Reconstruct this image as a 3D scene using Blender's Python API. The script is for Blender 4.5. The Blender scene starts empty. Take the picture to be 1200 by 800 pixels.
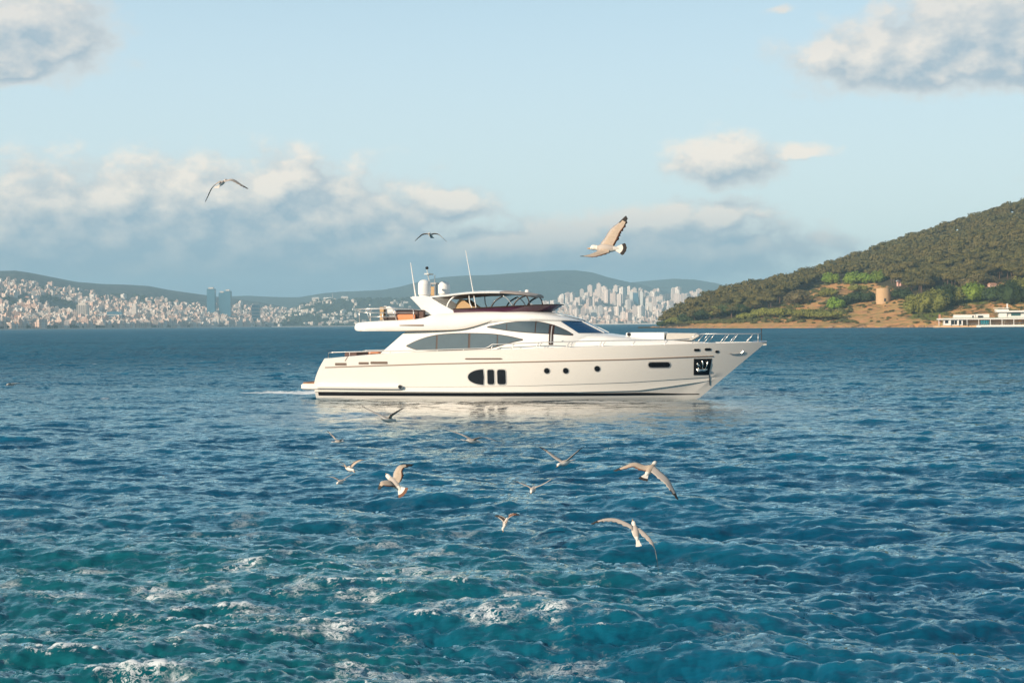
import bpy, bmesh, math, random
import numpy as np
from mathutils import Vector, Matrix
R_ = math.radians
random.seed(7); rng = np.random.default_rng(11)
sc = bpy.context.scene
col = sc.collection

# ------------------------------------------------------------------ camera
F = 1667.0; CH = 4.12                      # focal length in photo pixels (1200 wide), camera height
roll = R_(0.43); pitch = math.atan(20.5 / F)
f_ = np.array([0, math.cos(pitch), -math.sin(pitch)]); r_ = np.array([1., 0, 0]); u_ = np.cross(r_, f_)
CR = r_ * math.cos(roll) - u_ * math.sin(roll); CU = u_ * math.cos(roll) + r_ * math.sin(roll); CF = f_
CP = np.array([0, 0, CH])
cam = bpy.data.objects.new('camera', bpy.data.cameras.new('camera')); col.objects.link(cam)
cam.matrix_world = Matrix(((CR[0], CU[0], -CF[0], 0), (CR[1], CU[1], -CF[1], 0), (CR[2], CU[2], -CF[2], CH), (0, 0, 0, 1)))
cam.data.sensor_width = 36; cam.data.lens = 36 * F / 1200
cam.data.clip_start = 0.1; cam.data.clip_end = 60000
sc.camera = cam
def ray(px, py):
    d = CF * F + CR * (px - 600) + CU * (400 - py); return d / np.linalg.norm(d)
def proj(p):
    v = np.asarray(p, float) - CP; z = v @ CF
    return 600 + F * (v @ CR) / z, 400 - F * (v @ CU) / z
def at(px, py, dist):                       # a point at a real distance along a viewing direction
    d = ray(px, py); return CP + d * (dist / math.hypot(d[0], d[1]))
def azel(px, py):
    d = ray(px, py); return math.degrees(math.atan2(d[0], d[1])), math.degrees(math.asin(d[2]))
def on_sea(px, py):
    d = ray(px, py); t = -CH / d[2]; return CP + d * t

# ------------------------------------------------------------------ node helper
class NT:
    def __init__(s, tree): s.t = tree; s.n = tree.nodes; s.l = tree.links
    def node(s, ty, **kw):
        n = s.n.new(ty)
        for k, v in kw.items(): setattr(n, k, v)
        return n
    def put(s, sock, v):
        if v is None: return
        if isinstance(v, bpy.types.NodeSocket): s.l.new(v, sock)
        else:
            try: sock.default_value = v
            except Exception: sock.default_value = (*v, 1.0)
    def m(s, op, a, b=None, c=None, clamp=False):
        n = s.node('ShaderNodeMath', operation=op, use_clamp=clamp)
        s.put(n.inputs[0], a); s.put(n.inputs[1], b); s.put(n.inputs[2], c); return n.outputs[0]
    def v(s, op, a, b=None, scale=None):
        n = s.node('ShaderNodeVectorMath', operation=op)
        s.put(n.inputs[0], a); s.put(n.inputs[1], b)
        if scale is not None: s.put(n.inputs['Scale'], scale)
        return n.outputs['Value'] if op in ('DOT_PRODUCT', 'LENGTH', 'DISTANCE') else n.outputs[0]
    def xyz(s, x, y, z):
        n = s.node('ShaderNodeCombineXYZ'); s.put(n.inputs[0], x); s.put(n.inputs[1], y); s.put(n.inputs[2], z); return n.outputs[0]
    def sep(s, a):
        n = s.node('ShaderNodeSeparateXYZ'); s.put(n.inputs[0], a); return n.outputs
    def mix(s, f, a, b, mode='MIX'):
        n = s.node('ShaderNodeMix', data_type='RGBA', blend_type=mode)
        s.put(n.inputs[0], f); s.put(n.inputs[6], a); s.put(n.inputs[7], b); return n.outputs[2]
    def noise(s, vec, scale, detail=4, rough=.55, out=0, dist=0.0, dims='3D'):
        n = s.node('ShaderNodeTexNoise', noise_dimensions=dims); s.put(n.inputs['Vector'], vec)
        n.inputs['Scale'].default_value = scale; n.inputs['Detail'].default_value = detail
        n.inputs['Roughness'].default_value = rough; n.inputs['Distortion'].default_value = dist
        return n.outputs[out]
    def ss(s, x, a, b):                      # smoothstep from a to b
        n = s.node('ShaderNodeMapRange', interpolation_type='SMOOTHSTEP')
        s.put(n.inputs[0], x); s.put(n.inputs[1], a); s.put(n.inputs[2], b); return n.outputs[0]
    def attr(s, name):
        return s.node('ShaderNodeAttribute', attribute_name=name)
def rgb(r, g, b):                            # sRGB 0..255 to linear
    f = lambda c: (c / 255 / 12.92) if c <= 10 else ((c / 255 + .055) / 1.055) ** 2.4
    return (f(r), f(g), f(b), 1.0)

# ------------------------------------------------------------------ light, sky
SUN_AZ, SUN_EL = R_(-128), R_(21)            # azimuth clockwise from +Y: behind the camera, to the left
sun_dir = Vector((math.sin(SUN_AZ) * math.cos(SUN_EL), math.cos(SUN_AZ) * math.cos(SUN_EL), math.sin(SUN_EL)))
L = bpy.data.lights.new('sun', 'SUN'); L.energy = 4.8; L.angle = R_(0.6); L.color = (1.0, .83, .65)
sun = bpy.data.objects.new('sun', L); col.objects.link(sun)
sun.rotation_euler = sun_dir.to_track_quat('Z', 'Y').to_euler()
W = bpy.data.worlds.new('World'); sc.world = W; W.use_nodes = True
n = NT(W.node_tree); n.n.clear()
SKY = .1
sky = n.node('ShaderNodeTexSky', sky_type='NISHITA', sun_disc=False, sun_elevation=SUN_EL, sun_rotation=SUN_AZ)
sky.air_density = 1.0; sky.dust_density = 1.2; sky.ozone_density = 1.6
geo = n.node('ShaderNodeNewGeometry')
dirv = n.v('SCALE', geo.outputs['Incoming'], scale=-1.0)
dx, dy, dz = n.sep(dirv)
az = n.m('MULTIPLY', n.m('ARCTAN2', dx, dy), 57.29578)
el = n.m('MULTIPLY', n.m('ARCSINE', dz), 57.29578)
blobs = [(60, 285, 150, 62, 1.35), (300, 275, 170, 60, 1.35), (200, 250, 150, 55, 1.15), (345, 212, 40, 38, 1.), (430, 292, 80, 46, 1.2), (600, 300, 170, 34, 1.1), (800, 292, 150, 36, 1.0),  # photo position, half sizes (px), weight: the cloud bank left, the small clouds right
 (40, 268, 120, 50, 1.), (120, 238, 70, 38, 1.), (255, 232, 100, 42, 1.), (335, 222, 62, 42, 1.), (395, 268, 90, 44, 1.),
 (150, 300, 330, 44, 1.), (430, 305, 180, 34, 1.), (525, 240, 52, 20, 1.), (780, 262, 100, 26, .9), (850, 256, 50, 22, .95),
 (620, 288, 180, 34, .9), (940, 288, 150, 22, .55), (850, 195, 66, 34, 1.), (935, 180, 44, 12, .9), (1085, 72, 112, 46, 1.25), (1150, 40, 110, 50, 1.1),
 (1185, 85, 90, 36, 1.), (962, 62, 26, 24, .85), (1180, 12, 110, 34, 1.), (20, 50, 78, 50, 1.3), (15, 84, 60, 24, 1.1),
 (100, 48, 24, 12, .55), (916, 12, 30, 8, .45), (-180, 60, 120, 50, 1.), (1420, 180, 140, 40, 1.),
 (-250, 260, 200, 60, 1.), (1450, 60, 90, 30, 1.)]
def cloud_field(a, e):
    wob = n.noise(n.xyz(n.m('MULTIPLY', a, .42), n.m('MULTIPLY', e, .62), 3.3), 1.0, 3, .6, out=1)
    wx, wy, _ = n.sep(wob)
    a2 = n.m('ADD', a, n.m('MULTIPLY', n.m('SUBTRACT', wx, .5), 1.5))
    e2 = n.m('ADD', e, n.m('MULTIPLY', n.m('SUBTRACT', wy, .5), 1.1))
    acc = None
    for px, py, rx, ry, w in blobs:
        A, E = azel(px, py); ra = rx * .0344 * 1.14; re = ry * .0344 * 1.12
        qa = n.m('DIVIDE', n.m('SUBTRACT', a2, A), ra); qe = n.m('SUBTRACT', e2, E)
        qe = n.m('MAXIMUM', n.m('DIVIDE', qe, re), n.m('DIVIDE', qe, -re * (.66 if py < 225 else 1.3)))
        d = n.m('SQRT', n.m('ADD', n.m('MULTIPLY', qa, qa), n.m('MULTIPLY', qe, qe)))
        f = n.m('SUBTRACT', w, d)
        acc = f if acc is None else n.m('SMOOTH_MAX', acc, f, .25)
    nz = n.noise(n.xyz(n.m('MULTIPLY', a, .75), n.m('MULTIPLY', e, 1.1), 7.7), 1.0, 9, .58)
    return n.m('ADD', n.m('MINIMUM', acc, .75), n.m('MULTIPLY', n.m('SUBTRACT', nz, .5), 1.32))
F0 = cloud_field(az, el)
F1 = cloud_field(n.m('ADD', az, -.55), n.m('ADD', el, .75))
dens = n.ss(F0, -.24, .46)
lit = n.m('ADD', n.m('MULTIPLY', n.m('SUBTRACT', F0, F1), 1.3), .27, clamp=True)
lit = n.m('MULTIPLY', lit, n.m('MULTIPLY', n.ss(el, .8, 5.6), n.m('SUBTRACT', 1.0, n.m('MULTIPLY', n.ss(el, 8.5, 12.), .30))))
thin = n.ss(F0, .75, .0)
lit = n.m('MAXIMUM', lit, n.m('MULTIPLY', n.m('MULTIPLY', thin, .55), n.ss(el, .5, 5.)))
K = 1.02 / SKY
def kc(r, g, b, s=1.0):
    c = rgb(r, g, b); return (c[0] * K * s, c[1] * K * s, c[2] * K * s, 1)
cc = n.mix(n.ss(el, 1.5, 7.), kc(118, 149, 170), kc(150, 168, 181))
cc = n.mix(lit, cc, kc(232, 221, 208))
base = n.mix(1.0, sky.outputs[0], (1.05, 1.16, 1.04, 1), 'MULTIPLY')
pale = n.mix(n.ss(el, 1., 15.), kc(208, 222, 222), kc(182, 207, 222))
base = n.mix(n.m('MULTIPLY', n.ss(el, 27., 9.), .88), base, pale)      # thin high veil that pales the low sky
band = n.m('MULTIPLY', n.ss(el, 3.6, 1.2), n.ss(az, 16., 6.))
band = n.m('MAXIMUM', band, n.m('MULTIPLY', n.ss(el, 1.8, .0), .7))
base = n.mix(n.m('MULTIPLY', band, .86), base, kc(134, 165, 182))
c_all = n.mix(n.m('MULTIPLY', dens, .93), base, cc)
bg = n.node('ShaderNodeBackground'); n.put(bg.inputs[0], c_all); bg.inputs[1].default_value = SKY
wo = n.node('ShaderNodeOutputWorld'); n.l.new(bg.outputs[0], wo.inputs[0])
W.cycles.sampling_method = 'MANUAL'; W.cycles.sample_map_resolution = 512
sc.view_settings.view_transform = 'Standard'; sc.view_settings.look = 'None'
sc.view_settings.gamma = 1; sc.view_settings.exposure = 0.36
sc.cycles.use_denoising = True; sc.cycles.max_bounces = 7; sc.cycles.diffuse_bounces = 2; sc.cycles.volume_bounces = 0
sc.cycles.caustics_reflective = False; sc.cycles.caustics_refractive = False
sc.cycles.use_adaptive_sampling = True; sc.cycles.adaptive_threshold = 0.015

# ------------------------------------------------------------------ object helpers
def tag(o, label=None, cat=None, group=None, kind=None):
    if label: o['label'] = label
    if cat: o['category'] = cat
    if group: o['group'] = group
    if kind: o['kind'] = kind
    return o
def empty(name, loc=(0, 0, 0), rz=0):
    o = bpy.data.objects.new(name, None); o.empty_display_size = .3; col.objects.link(o)
    o.location = loc; o.rotation_euler = (0, 0, rz); return o
def mesh_obj(name, verts, faces, mats, parent=None, smooth=False, midx=None, sharp=None):
    me = bpy.data.meshes.new(name); me.from_pydata([tuple(map(float, v)) for v in verts], [], faces)
    for m_ in (mats if isinstance(mats, (list, tuple)) else [mats]): me.materials.append(m_)
    if midx is not None: me.polygons.foreach_set('material_index', midx)
    if smooth: me.polygons.foreach_set('use_smooth', [True] * len(me.polygons))
    me.update()
    if sharp is not None:
        try: me.set_sharp_from_angle(angle=R_(sharp))
        except Exception: pass
    o = bpy.data.objects.new(name, me); col.objects.link(o)
    if parent is not None: o.parent = parent
    return o
class MB:
    def __init__(s): s.v = []; s.f = []; s.mi = []; s.cur = 0
    def add(s, V, Fc):
        b = len(s.v); s.v += [tuple(map(float, p)) for p in V]; s.f += [tuple(i + b for i in q) for q in Fc]; s.mi += [s.cur] * len(Fc); return s
    def box(s, x0, x1, y0, y1, z0, z1, top=None):
        t = top or (x0, x1, y0, y1)
        V = [(x0, y0, z0), (x1, y0, z0), (x1, y1, z0), (x0, y1, z0), (t[0], t[2], z1), (t[1], t[2], z1), (t[1], t[3], z1), (t[0], t[3], z1)]
        return s.add(V, [(3, 2, 1, 0), (4, 5, 6, 7), (0, 1, 5, 4), (1, 2, 6, 5), (2, 3, 7, 6), (3, 0, 4, 7)])
    def grid(s, P, close_u=False, flip=False):
        a = len(P); b = len(P[0]); V = [p for row in P for p in row]; Fc = []
        for i in range(a - 1 + (1 if close_u else 0)):
            for j in range(b - 1):
                q = (i * b + j, i * b + j + 1, ((i + 1) % a) * b + j + 1, ((i + 1) % a) * b + j)
                Fc.append(q[::-1] if flip else q)
        return s.add(V, Fc)
    def tube(s, pts, r, n_=8, taper=None):
        pts = [Vector(p) for p in pts]; rings = []
        for i, p in enumerate(pts):
            d = (pts[min(i + 1, len(pts) - 1)] - pts[max(i - 1, 0)]).normalized()
            a = d.cross(Vector((0, 0, 1)))
            if a.length < .1: a = d.cross(Vector((1, 0, 0)))
            a.normalize(); b = d.cross(a); rr = r * (1 if taper is None else 1 + (taper - 1) * i / (len(pts) - 1))
            rings.append([p + (a * math.cos(t) + b * math.sin(t)) * rr for t in [k * 2 * math.pi / n_ for k in range(n_)]])
        V = [q for g in rings for q in g]; Fc = []
        for i in range(len(rings) - 1):
            for k in range(n_): Fc.append((i * n_ + k, i * n_ + (k + 1) % n_, (i + 1) * n_ + (k + 1) % n_, (i + 1) * n_ + k))
        Fc.append(tuple(range(n_))[::-1]); Fc.append(tuple((len(rings) - 1) * n_ + k for k in range(n_)))
        return s.add(V, Fc)
    def lathe(s, prof, c, n_=24):
        P = [[(c[0] + r * math.cos(t), c[1] + r * math.sin(t), c[2] + z) for (r, z) in prof] for t in [k * 2 * math.pi / n_ for k in range(n_)]]
        return s.grid(P, close_u=True, flip=False)
    def obj(s, name, mats, parent=None, smooth=False, sharp=None):
        return mesh_obj(name, s.v, s.f, mats, parent, smooth, s.mi, sharp)
def crom(pts, k=6):                            # Catmull-Rom through points
    P = [Vector(p) for p in pts]; P = [P[0] * 2 - P[1]] + P + [P[-1] * 2 - P[-2]]; out = []
    for i in range(1, len(P) - 2):
        for j in range(k):
            t = j / k; a, b, c, d = P[i - 1], P[i], P[i + 1], P[i + 2]
            out.append(.5 * ((2 * b) + (c - a) * t + (2 * a - 5 * b + 4 * c - d) * t * t + (3 * b - a - 3 * c + d) * t ** 3))
    out.append(P[-2]); return out
def interp(x, tab): return float(np.interp(x, [a for a, _ in tab], [b for _, b in tab]))

def pbr(name, color, rough=.5, metal=0., coat=0., ior=1.5, var=0., vscale=3., emit=None, spec=None, bump=0., bscale=20., alpha=None):
    m_ = bpy.data.materials.new(name); m_.use_nodes = True; t = NT(m_.node_tree); b = t.n['Principled BSDF']
    c = (*color[:3], 1)
    b.inputs['Base Color'].default_value = c; b.inputs['Roughness'].default_value = rough; b.inputs['Metallic'].default_value = metal
    b.inputs['IOR'].default_value = ior; b.inputs['Coat Weight'].default_value = coat; b.inputs['Coat Roughness'].default_value = .06
    if var or bump:
        tc = t.node('ShaderNodeTexCoord')
        if var:
            nz = t.noise(tc.outputs['Object'], vscale, 5, .6)
            k = t.m('ADD', t.m('MULTIPLY', t.m('SUBTRACT', nz, .5), 2 * var), 1.0)
            t.put(b.inputs['Base Color'], t.v('SCALE', c[:3], scale=k))
        if bump:
            bn = t.node('ShaderNodeBump'); bn.inputs['Strength'].default_value = bump; t.put(bn.inputs['Height'], t.noise(tc.outputs['Object'], bscale, 5, .6)); t.put(b.inputs['Normal'], bn.outputs[0])
    return m_
M = {}
M['gel'] = pbr('white_gelcoat', (.82, .775, .705), .22, coat=.6, var=.03, vscale=.7)
M['gel_s'] = pbr('white_superstructure', (.81, .79, .75), .28, coat=.4, var=.02, vscale=.9)
M['black'] = pbr('black_paint', (.012, .012, .014), .3, coat=.3)
M['dglass'] = pbr('dark_hull_glass', (.010, .011, .013), .12, ior=1.5)
M['sglass'] = pbr('tinted_saloon_glass', (.065, .09, .10), .07, ior=2.1, var=.25, vscale=.8)
M['wglass'] = pbr('blue_windshield_glass', (.010, .055, .13), .06, ior=1.9)
M['frame'] = pbr('brown_frame', (.045, .022, .015), .35)
M['chrome'] = pbr('polished_steel', (.78, .76, .72), .22, metal=1.)
M['rail'] = pbr('rail_steel', (.74, .71, .67), .3, metal=.75)
M['teak'] = pbr('teak', (.30, .15, .08), .6, var=.2, vscale=9)
M['orange'] = pbr('orange_varnish', (.62, .20, .06), .45, var=.1, vscale=4)
M['grille'] = pbr('grille', (.16, .11, .08), .5, var=.3, vscale=12)
M['plum'] = pbr('plum_tinted_screen', (.075, .022, .045), .12, ior=1.7, var=.5, vscale=1.4)
M['canopy'] = pbr('brown_canopy', (.10, .055, .045), .7, var=.15)
M['tan'] = pbr('tan_upholstery', (.50, .33, .17), .8, var=.1, vscale=3)
M['dome'] = pbr('dome_plastic', (.80, .77, .73), .4)
M['line'] = pbr('groove', (.30, .22, .17), .5)
M['seal'] = pbr('chrome_rim', (.72, .68, .62), .3, metal=.5)

# ------------------------------------------------------------------ sea
def spectrum(Ln, N, lmin, lmax, lp, rms, wdir, spread, seed):
    g = np.random.default_rng(seed)
    k1 = np.fft.fftfreq(N, Ln / N) * 2 * np.pi
    kx, ky = np.meshgrid(k1, k1, indexing='ij'); k = np.hypot(kx, ky); k[0, 0] = 1
    kp = 2 * np.pi / lp
    P = k ** -3.6 * np.exp(-1.0 * (kp / k) ** 2)
    c = (kx * math.cos(wdir) + ky * math.sin(wdir)) / k
    P *= (1 - spread) * np.abs(c) ** 7 + spread
    P[(k > 2 * np.pi / lmin) | (k < 2 * np.pi / lmax)] = 0; P[0, 0] = 0
    h = (g.normal(size=(N, N)) + 1j * g.normal(size=(N, N))) * np.sqrt(P)
    z = np.fft.ifft2(h).real; s = rms / z.std()
    dx_ = np.fft.ifft2(-1j * kx / k * h).real * s; dy_ = np.fft.ifft2(-1j * ky / k * h).real * s
    jx = np.fft.ifft2(kx * kx / k * h).real * s; jy = np.fft.ifft2(ky * ky / k * h).real * s
    return Ln, N, np.stack([z * s, dx_, dy_, jx + jy], -1).astype(np.float32)
def sample(T, x, y):
    Ln, N, A = T
    u = (x / Ln * N) % N; v = (y / Ln * N) % N
    i = np.floor(u).astype(int) % N; j = np.floor(v).astype(int) % N
    a = (u - np.floor(u))[..., None]; b = (v - np.floor(v))[..., None]; i1 = (i + 1) % N; j1 = (j + 1) % N
    return A[i, j] * (1 - a) * (1 - b) + A[i1, j] * a * (1 - b) + A[i, j1] * (1 - a) * b + A[i1, j1] * a * b
WD = R_(80)
TA = spectrum(83.0, 1024, .40, 12, 2.3, .036, WD + .1, .10, 1)
TB = spectrum(13.7, 512, .07, .9, .42, .0120, WD + .15, .22, 2)
TC = spectrum(211.0, 512, 2.5, 30, 6.0, .060, WD - .30, .05, 3)
def gauss(x, y, c, rx, ry, ang=0.):
    ca, sa = math.cos(ang), math.sin(ang); a = (x - c[0]) * ca + (y - c[1]) * sa; b = -(x - c[0]) * sa + (y - c[1]) * ca
    return np.exp(-((a / rx) ** 2 + (b / ry) ** 2))
YC = np.array([0.66, 80.2])
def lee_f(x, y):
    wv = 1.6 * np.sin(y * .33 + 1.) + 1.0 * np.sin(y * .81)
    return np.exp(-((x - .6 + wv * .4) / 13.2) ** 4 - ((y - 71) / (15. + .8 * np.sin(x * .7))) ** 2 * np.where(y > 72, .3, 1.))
def sea_fields(x, y):
    r = np.hypot(x, y)
    lee = lee_f(x, y)                       # sheltered water in the lee of the yacht
    lee = np.maximum(lee, .35 * gauss(x, y, (-33., 75.), 16, 22))
    fa = 1 / (1 + (r / 420.) ** 3); fb = 1 / (1 + (r / 45.) ** 4); fc = 1 / (1 + (r / 1100.) ** 3)
    amp = 1 - .70 * lee
    gust = .85 + .3 * np.sin(x * .031 + 1.3 * np.sin(y * .017)) * np.sin(y * .043 + .7)
    near = 1 + .35 * np.exp(-((r - 15) / 10.) ** 2)
    a = sample(TA, x, y) * (fa * amp * gust * near)[..., None]
    b = sample(TB, x * .94 - y * .34, x * .34 + y * .94) * (fb * amp * near)[..., None]
    c = sample(TC, x + 31, y + 17) * (fc * (1 - .66 * lee))[..., None]
    bx = b[..., 1] * .94 + b[..., 2] * .34; by = -b[..., 1] * .34 + b[..., 2] * .94
    z = a[..., 0] + b[..., 0] + c[..., 0]
    X = x + .6 * a[..., 1] + .6 * bx + .7 * c[..., 1]; Y = y + .6 * a[..., 2] + .6 * by + .7 * c[..., 2]
    fold = 1.15 * a[..., 3] + .5 * b[..., 3] + .9 * c[..., 3]
    return X, Y, z, fold
def near_ship(x, y): return 0
rad = [0.4, 1.2, 2.4, 3.6, 4.8, 6.0, 7.0]
while rad[-1] < 700: rad.append(rad[-1] * (1.0036 if 12 < rad[-1] < 260 else 1.008))
while rad[-1] < 8700: rad.append(min(rad[-1] * 1.05, 8701))
rad = np.array(rad)
dense = np.linspace(-38, 38, 900); coarse = np.linspace(38, 322, 60)[1:-1]
az_ = np.radians(np.concatenate([dense, coarse]))
RR, AA = np.meshgrid(rad, az_, indexing='ij')
wx0 = RR * np.sin(AA); wy0 = RR * np.cos(AA)
Xs, Ys, Zs, fold = sea_fields(wx0, wy0)
g0 = on_sea(150, 760); g1 = on_sea(330, 700); g2 = on_sea(560, 700); g3 = on_sea(420, 640); g4 = on_sea(900, 780)
wake = 1.25 * gauss(wx0, wy0, g0[:2], 4.6, 4.2) + .8 * gauss(wx0, wy0, g1[:2], 3.6, 2.6, .3) + .42 * gauss(wx0, wy0, g2[:2], 3.4, 3.4) \
     + .35 * gauss(wx0, wy0, g3[:2], 6, 7) + .12 * gauss(wx0, wy0, g4[:2], 7, 3) + .3 * gauss(wx0, wy0, on_sea(40, 620)[:2], 5, 6)
ws = on_sea(352, 460.5)                     # the thin foam trail behind the stern
tt = (wx0 - ws[0]); trail = np.exp(-((wy0 - (ws[1] + 1.0 + .10 * -tt)) / (1.5 + .10 * np.abs(tt))) ** 2) * np.clip((tt + 6.5) / 5, 0, 1) * (tt < 1.8)
slick = np.exp(-((wy0 - (ws[1] + 2.5 - .20 * tt)) / 2.4) ** 2) * np.clip((tt + 34) / 8, 0, 1) * np.clip((-4 - tt) / 6, 0, 1)
bow_ = on_sea(823, 466); 
green = np.clip(1.1 * gauss(wx0, wy0, on_sea(-40, 700)[:2], 9, 8) + .8 * gauss(wx0, wy0, on_sea(120, 770)[:2], 5, 4) + .35 * gauss(wx0, wy0, on_sea(500, 690)[:2], 3, 2.5), 0, 1)
nr, na = RR.shape
idx = np.arange(nr * na).reshape(nr, na)
q = np.stack([idx[:-1, :], np.roll(idx, -1, 1)[:-1, :], np.roll(idx, -1, 1)[1:, :], idx[1:, :]], -1).reshape(-1, 4)
me = bpy.data.meshes.new('sea')
nv = nr * na; nf = len(q)
me.vertices.add(nv); me.vertices.foreach_set('co', np.stack([Xs, Ys, Zs], -1).astype(np.float32).ravel())
me.loops.add(nf * 4 + na); me.loops.foreach_set('vertex_index', np.concatenate([q.ravel(), idx[0]]).astype(np.int32))
me.polygons.add(nf + 1); me.polygons.foreach_set('loop_start', np.append(np.arange(nf) * 4, nf * 4).astype(np.int32))
me.polygons.foreach_set('use_smooth', [True] * (nf + 1))
me.update(calc_edges=True); me.validate()
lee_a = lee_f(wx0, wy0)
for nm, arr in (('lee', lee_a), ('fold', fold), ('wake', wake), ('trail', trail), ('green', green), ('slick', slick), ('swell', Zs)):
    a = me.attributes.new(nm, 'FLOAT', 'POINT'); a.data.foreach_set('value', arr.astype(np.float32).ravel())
sea = bpy.data.objects.new('sea', me); col.objects.link(sea); tag(sea, kind='structure')
sm = bpy.data.materials.new('sea_water'); sm.use_nodes = True; me.materials.append(sm)
t = NT(sm.node_tree); b = t.n['Principled BSDF']
g = t.node('ShaderNodeNewGeometry'); P = g.outputs['Position']; N0 = g.outputs['Normal']
dist = t.v('LENGTH', P)
px_, py_, pz_ = t.sep(P)
P2 = t.xyz(px_, t.m('MULTIPLY', py_, 1.0), 0.0)
def slope(scale, detail, rough, seed, sx=1., sy=1.):
    v = t.v('ADD', t.xyz(t.m('MULTIPLY', px_, sx), t.m('MULTIPLY', py_, sy), 0.), (seed, seed * .7, 0))
    return t.v('SUBTRACT', t.noise(v, scale, detail, rough, out=1), (.5, .5, .5))
fine = slope(4.0, 8, .74, 3.1, .55, 1.3)
medm = slope(.75, 5, .62, 8.4, .62, 1.15)
broad = slope(.045, 3, .55, 5.2, .6, 1.)
kf = t.m('ADD', 1.5, t.m('MULTIPLY', t.ss(dist, 20., 90.), .30))
km = t.m('ADD', .22, t.m('MULTIPLY', t.ss(dist, 40., 330.), 1.1))
gustn = t.noise(t.xyz(t.m('MULTIPLY', px_, .35), py_, 0.), .018, 4, .6)
gust = t.ss(gustn, .32, .66)
kf = t.m('MULTIPLY', kf, t.m('ADD', .55, t.m('MULTIPLY', gust, .7)))
calm = t.m('SUBTRACT', t.m('ADD', 1.0, t.m('MULTIPLY', t.attr('slick').outputs['Fac'], -.6)), t.m('MULTIPLY', t.attr('lee').outputs['Fac'], .84), clamp=True)
kf = t.m('MULTIPLY', kf, calm); km = t.m('MULTIPLY', km, calm)
s_ = t.v('ADD', t.v('SCALE', fine, scale=kf), t.v('SCALE', medm, scale=km))
s_ = t.v('ADD', s_, t.v('SCALE', broad, scale=t.m('MULTIPLY', km, .25)))
s_ = t.v('MULTIPLY', s_, (1., 1., 0.))
Nn = t.v('NORMALIZE', t.v('ADD', N0, s_))
wake_a = t.attr('wake').outputs['Fac']; fold_a = t.attr('fold').outputs['Fac']; trail_a = t.attr('trail').outputs['Fac']; green_a = t.attr('green').outputs['Fac']
# foam: torn lace where the wake churned the water, plus the folded crests
warp = t.noise(P2, 1.3, 4, .6, out=1); Pw = t.v('ADD', t.v('MULTIPLY', P2, (.6, 1.0, 1.)), t.v('SCALE', t.v('SUBTRACT', warp, (.5, .5, .5)), scale=1.7))
n1 = t.noise(Pw, 1.7, 9, .68)
ridge = t.m('SUBTRACT', 1.0, t.m('MULTIPLY', t.m('ABSOLUTE', t.m('SUBTRACT', n1, .5)), 9.0))
patch = t.noise(P2, .8, 6, .66)
blot = t.noise(Pw, 5.0, 9, .78)
ridge2 = t.m('SUBTRACT', 1.0, t.m('MULTIPLY', t.m('ABSOLUTE', t.m('SUBTRACT', t.noise(t.v('ADD', Pw, (9., 4., 0.)), 3.4, 9, .7), .5)), 8.0))
lace = t.m('MULTIPLY', t.m('MAXIMUM', t.ss(ridge, .66, .98), t.m('MULTIPLY', t.ss(ridge2, .62, .98), .8)), t.ss(patch, .52, .64))
lace = t.m('MULTIPLY', lace, t.ss(wake_a, .08, .75))
cl = t.m('ADD', t.m('MULTIPLY', fold_a, .55), t.m('ADD', t.m('MULTIPLY', t.m('SUBTRACT', blot, .5), 2.0), t.m('MULTIPLY', wake_a, .24)))
clump = t.ss(cl, .66, .84)
clump = t.m('MULTIPLY', clump, t.m('ADD', .12, t.m('MULTIPLY', t.ss(wake_a, .05, .6), .88)))
far_n = t.noise(t.xyz(t.m('MULTIPLY', px_, .5), py_, 4.), .8, 3, .6)
caps = t.m('MULTIPLY', t.ss(far_n, .715, .74), t.ss(patch, .5, .56))
tr = t.m('MULTIPLY', t.ss(t.m('ADD', trail_a, t.m('MULTIPLY', t.m('SUBTRACT', t.noise(P2, 2.0, 5, .7), .5), 1.3)), .36, .62), t.ss(trail_a, .02, .2))
foam = t.m('MAXIMUM', t.m('MAXIMUM', t.m('MULTIPLY', lace, .95), t.m('MULTIPLY', clump, .9)), t.m('MAXIMUM', t.m('MULTIPLY', caps, .6), t.m('MULTIPLY', tr, .9)))
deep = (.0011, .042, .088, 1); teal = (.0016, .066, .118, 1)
wcol = t.mix(t.ss(t.attr('swell').outputs['Fac'], -.08, .26), deep, (.0020, .082, .145, 1))       # light through the crests painted in: pale crests, dark troughs
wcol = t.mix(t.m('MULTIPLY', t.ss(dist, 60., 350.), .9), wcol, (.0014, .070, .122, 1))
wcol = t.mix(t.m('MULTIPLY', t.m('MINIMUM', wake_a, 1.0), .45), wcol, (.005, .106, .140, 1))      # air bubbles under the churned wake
wcol = t.mix(t.m('MULTIPLY', green_a, .6), wcol, (.0030, .078, .076, 1))
murk = t.noise(P2, .09, 4, .6)
wcol = t.mix(t.ss(murk, .45, .7), wcol, teal)
mot = t.noise(t.xyz(t.m('MULTIPLY', px_, .6), t.m('MULTIPLY', py_, 1.3), pz_), 2.6, 8, .72)
wcol = t.v('SCALE', wcol, scale=t.m('ADD', .62, t.m('MULTIPLY', mot, 1.25)))      # turbid and clear patches
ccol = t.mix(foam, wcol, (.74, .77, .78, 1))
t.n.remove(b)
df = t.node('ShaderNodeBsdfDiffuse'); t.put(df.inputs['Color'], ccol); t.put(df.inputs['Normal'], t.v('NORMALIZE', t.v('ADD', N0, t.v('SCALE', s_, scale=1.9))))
gl = t.node('ShaderNodeBsdfGlossy'); t.put(gl.inputs['Color'], t.mix(t.attr('lee').outputs['Fac'], (.72, .94, 1., 1), (1., .98, .96, 1))); t.put(gl.inputs['Normal'], Nn)  # reflection kept untinted in the lee to brighten the hull's mirror image
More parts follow.
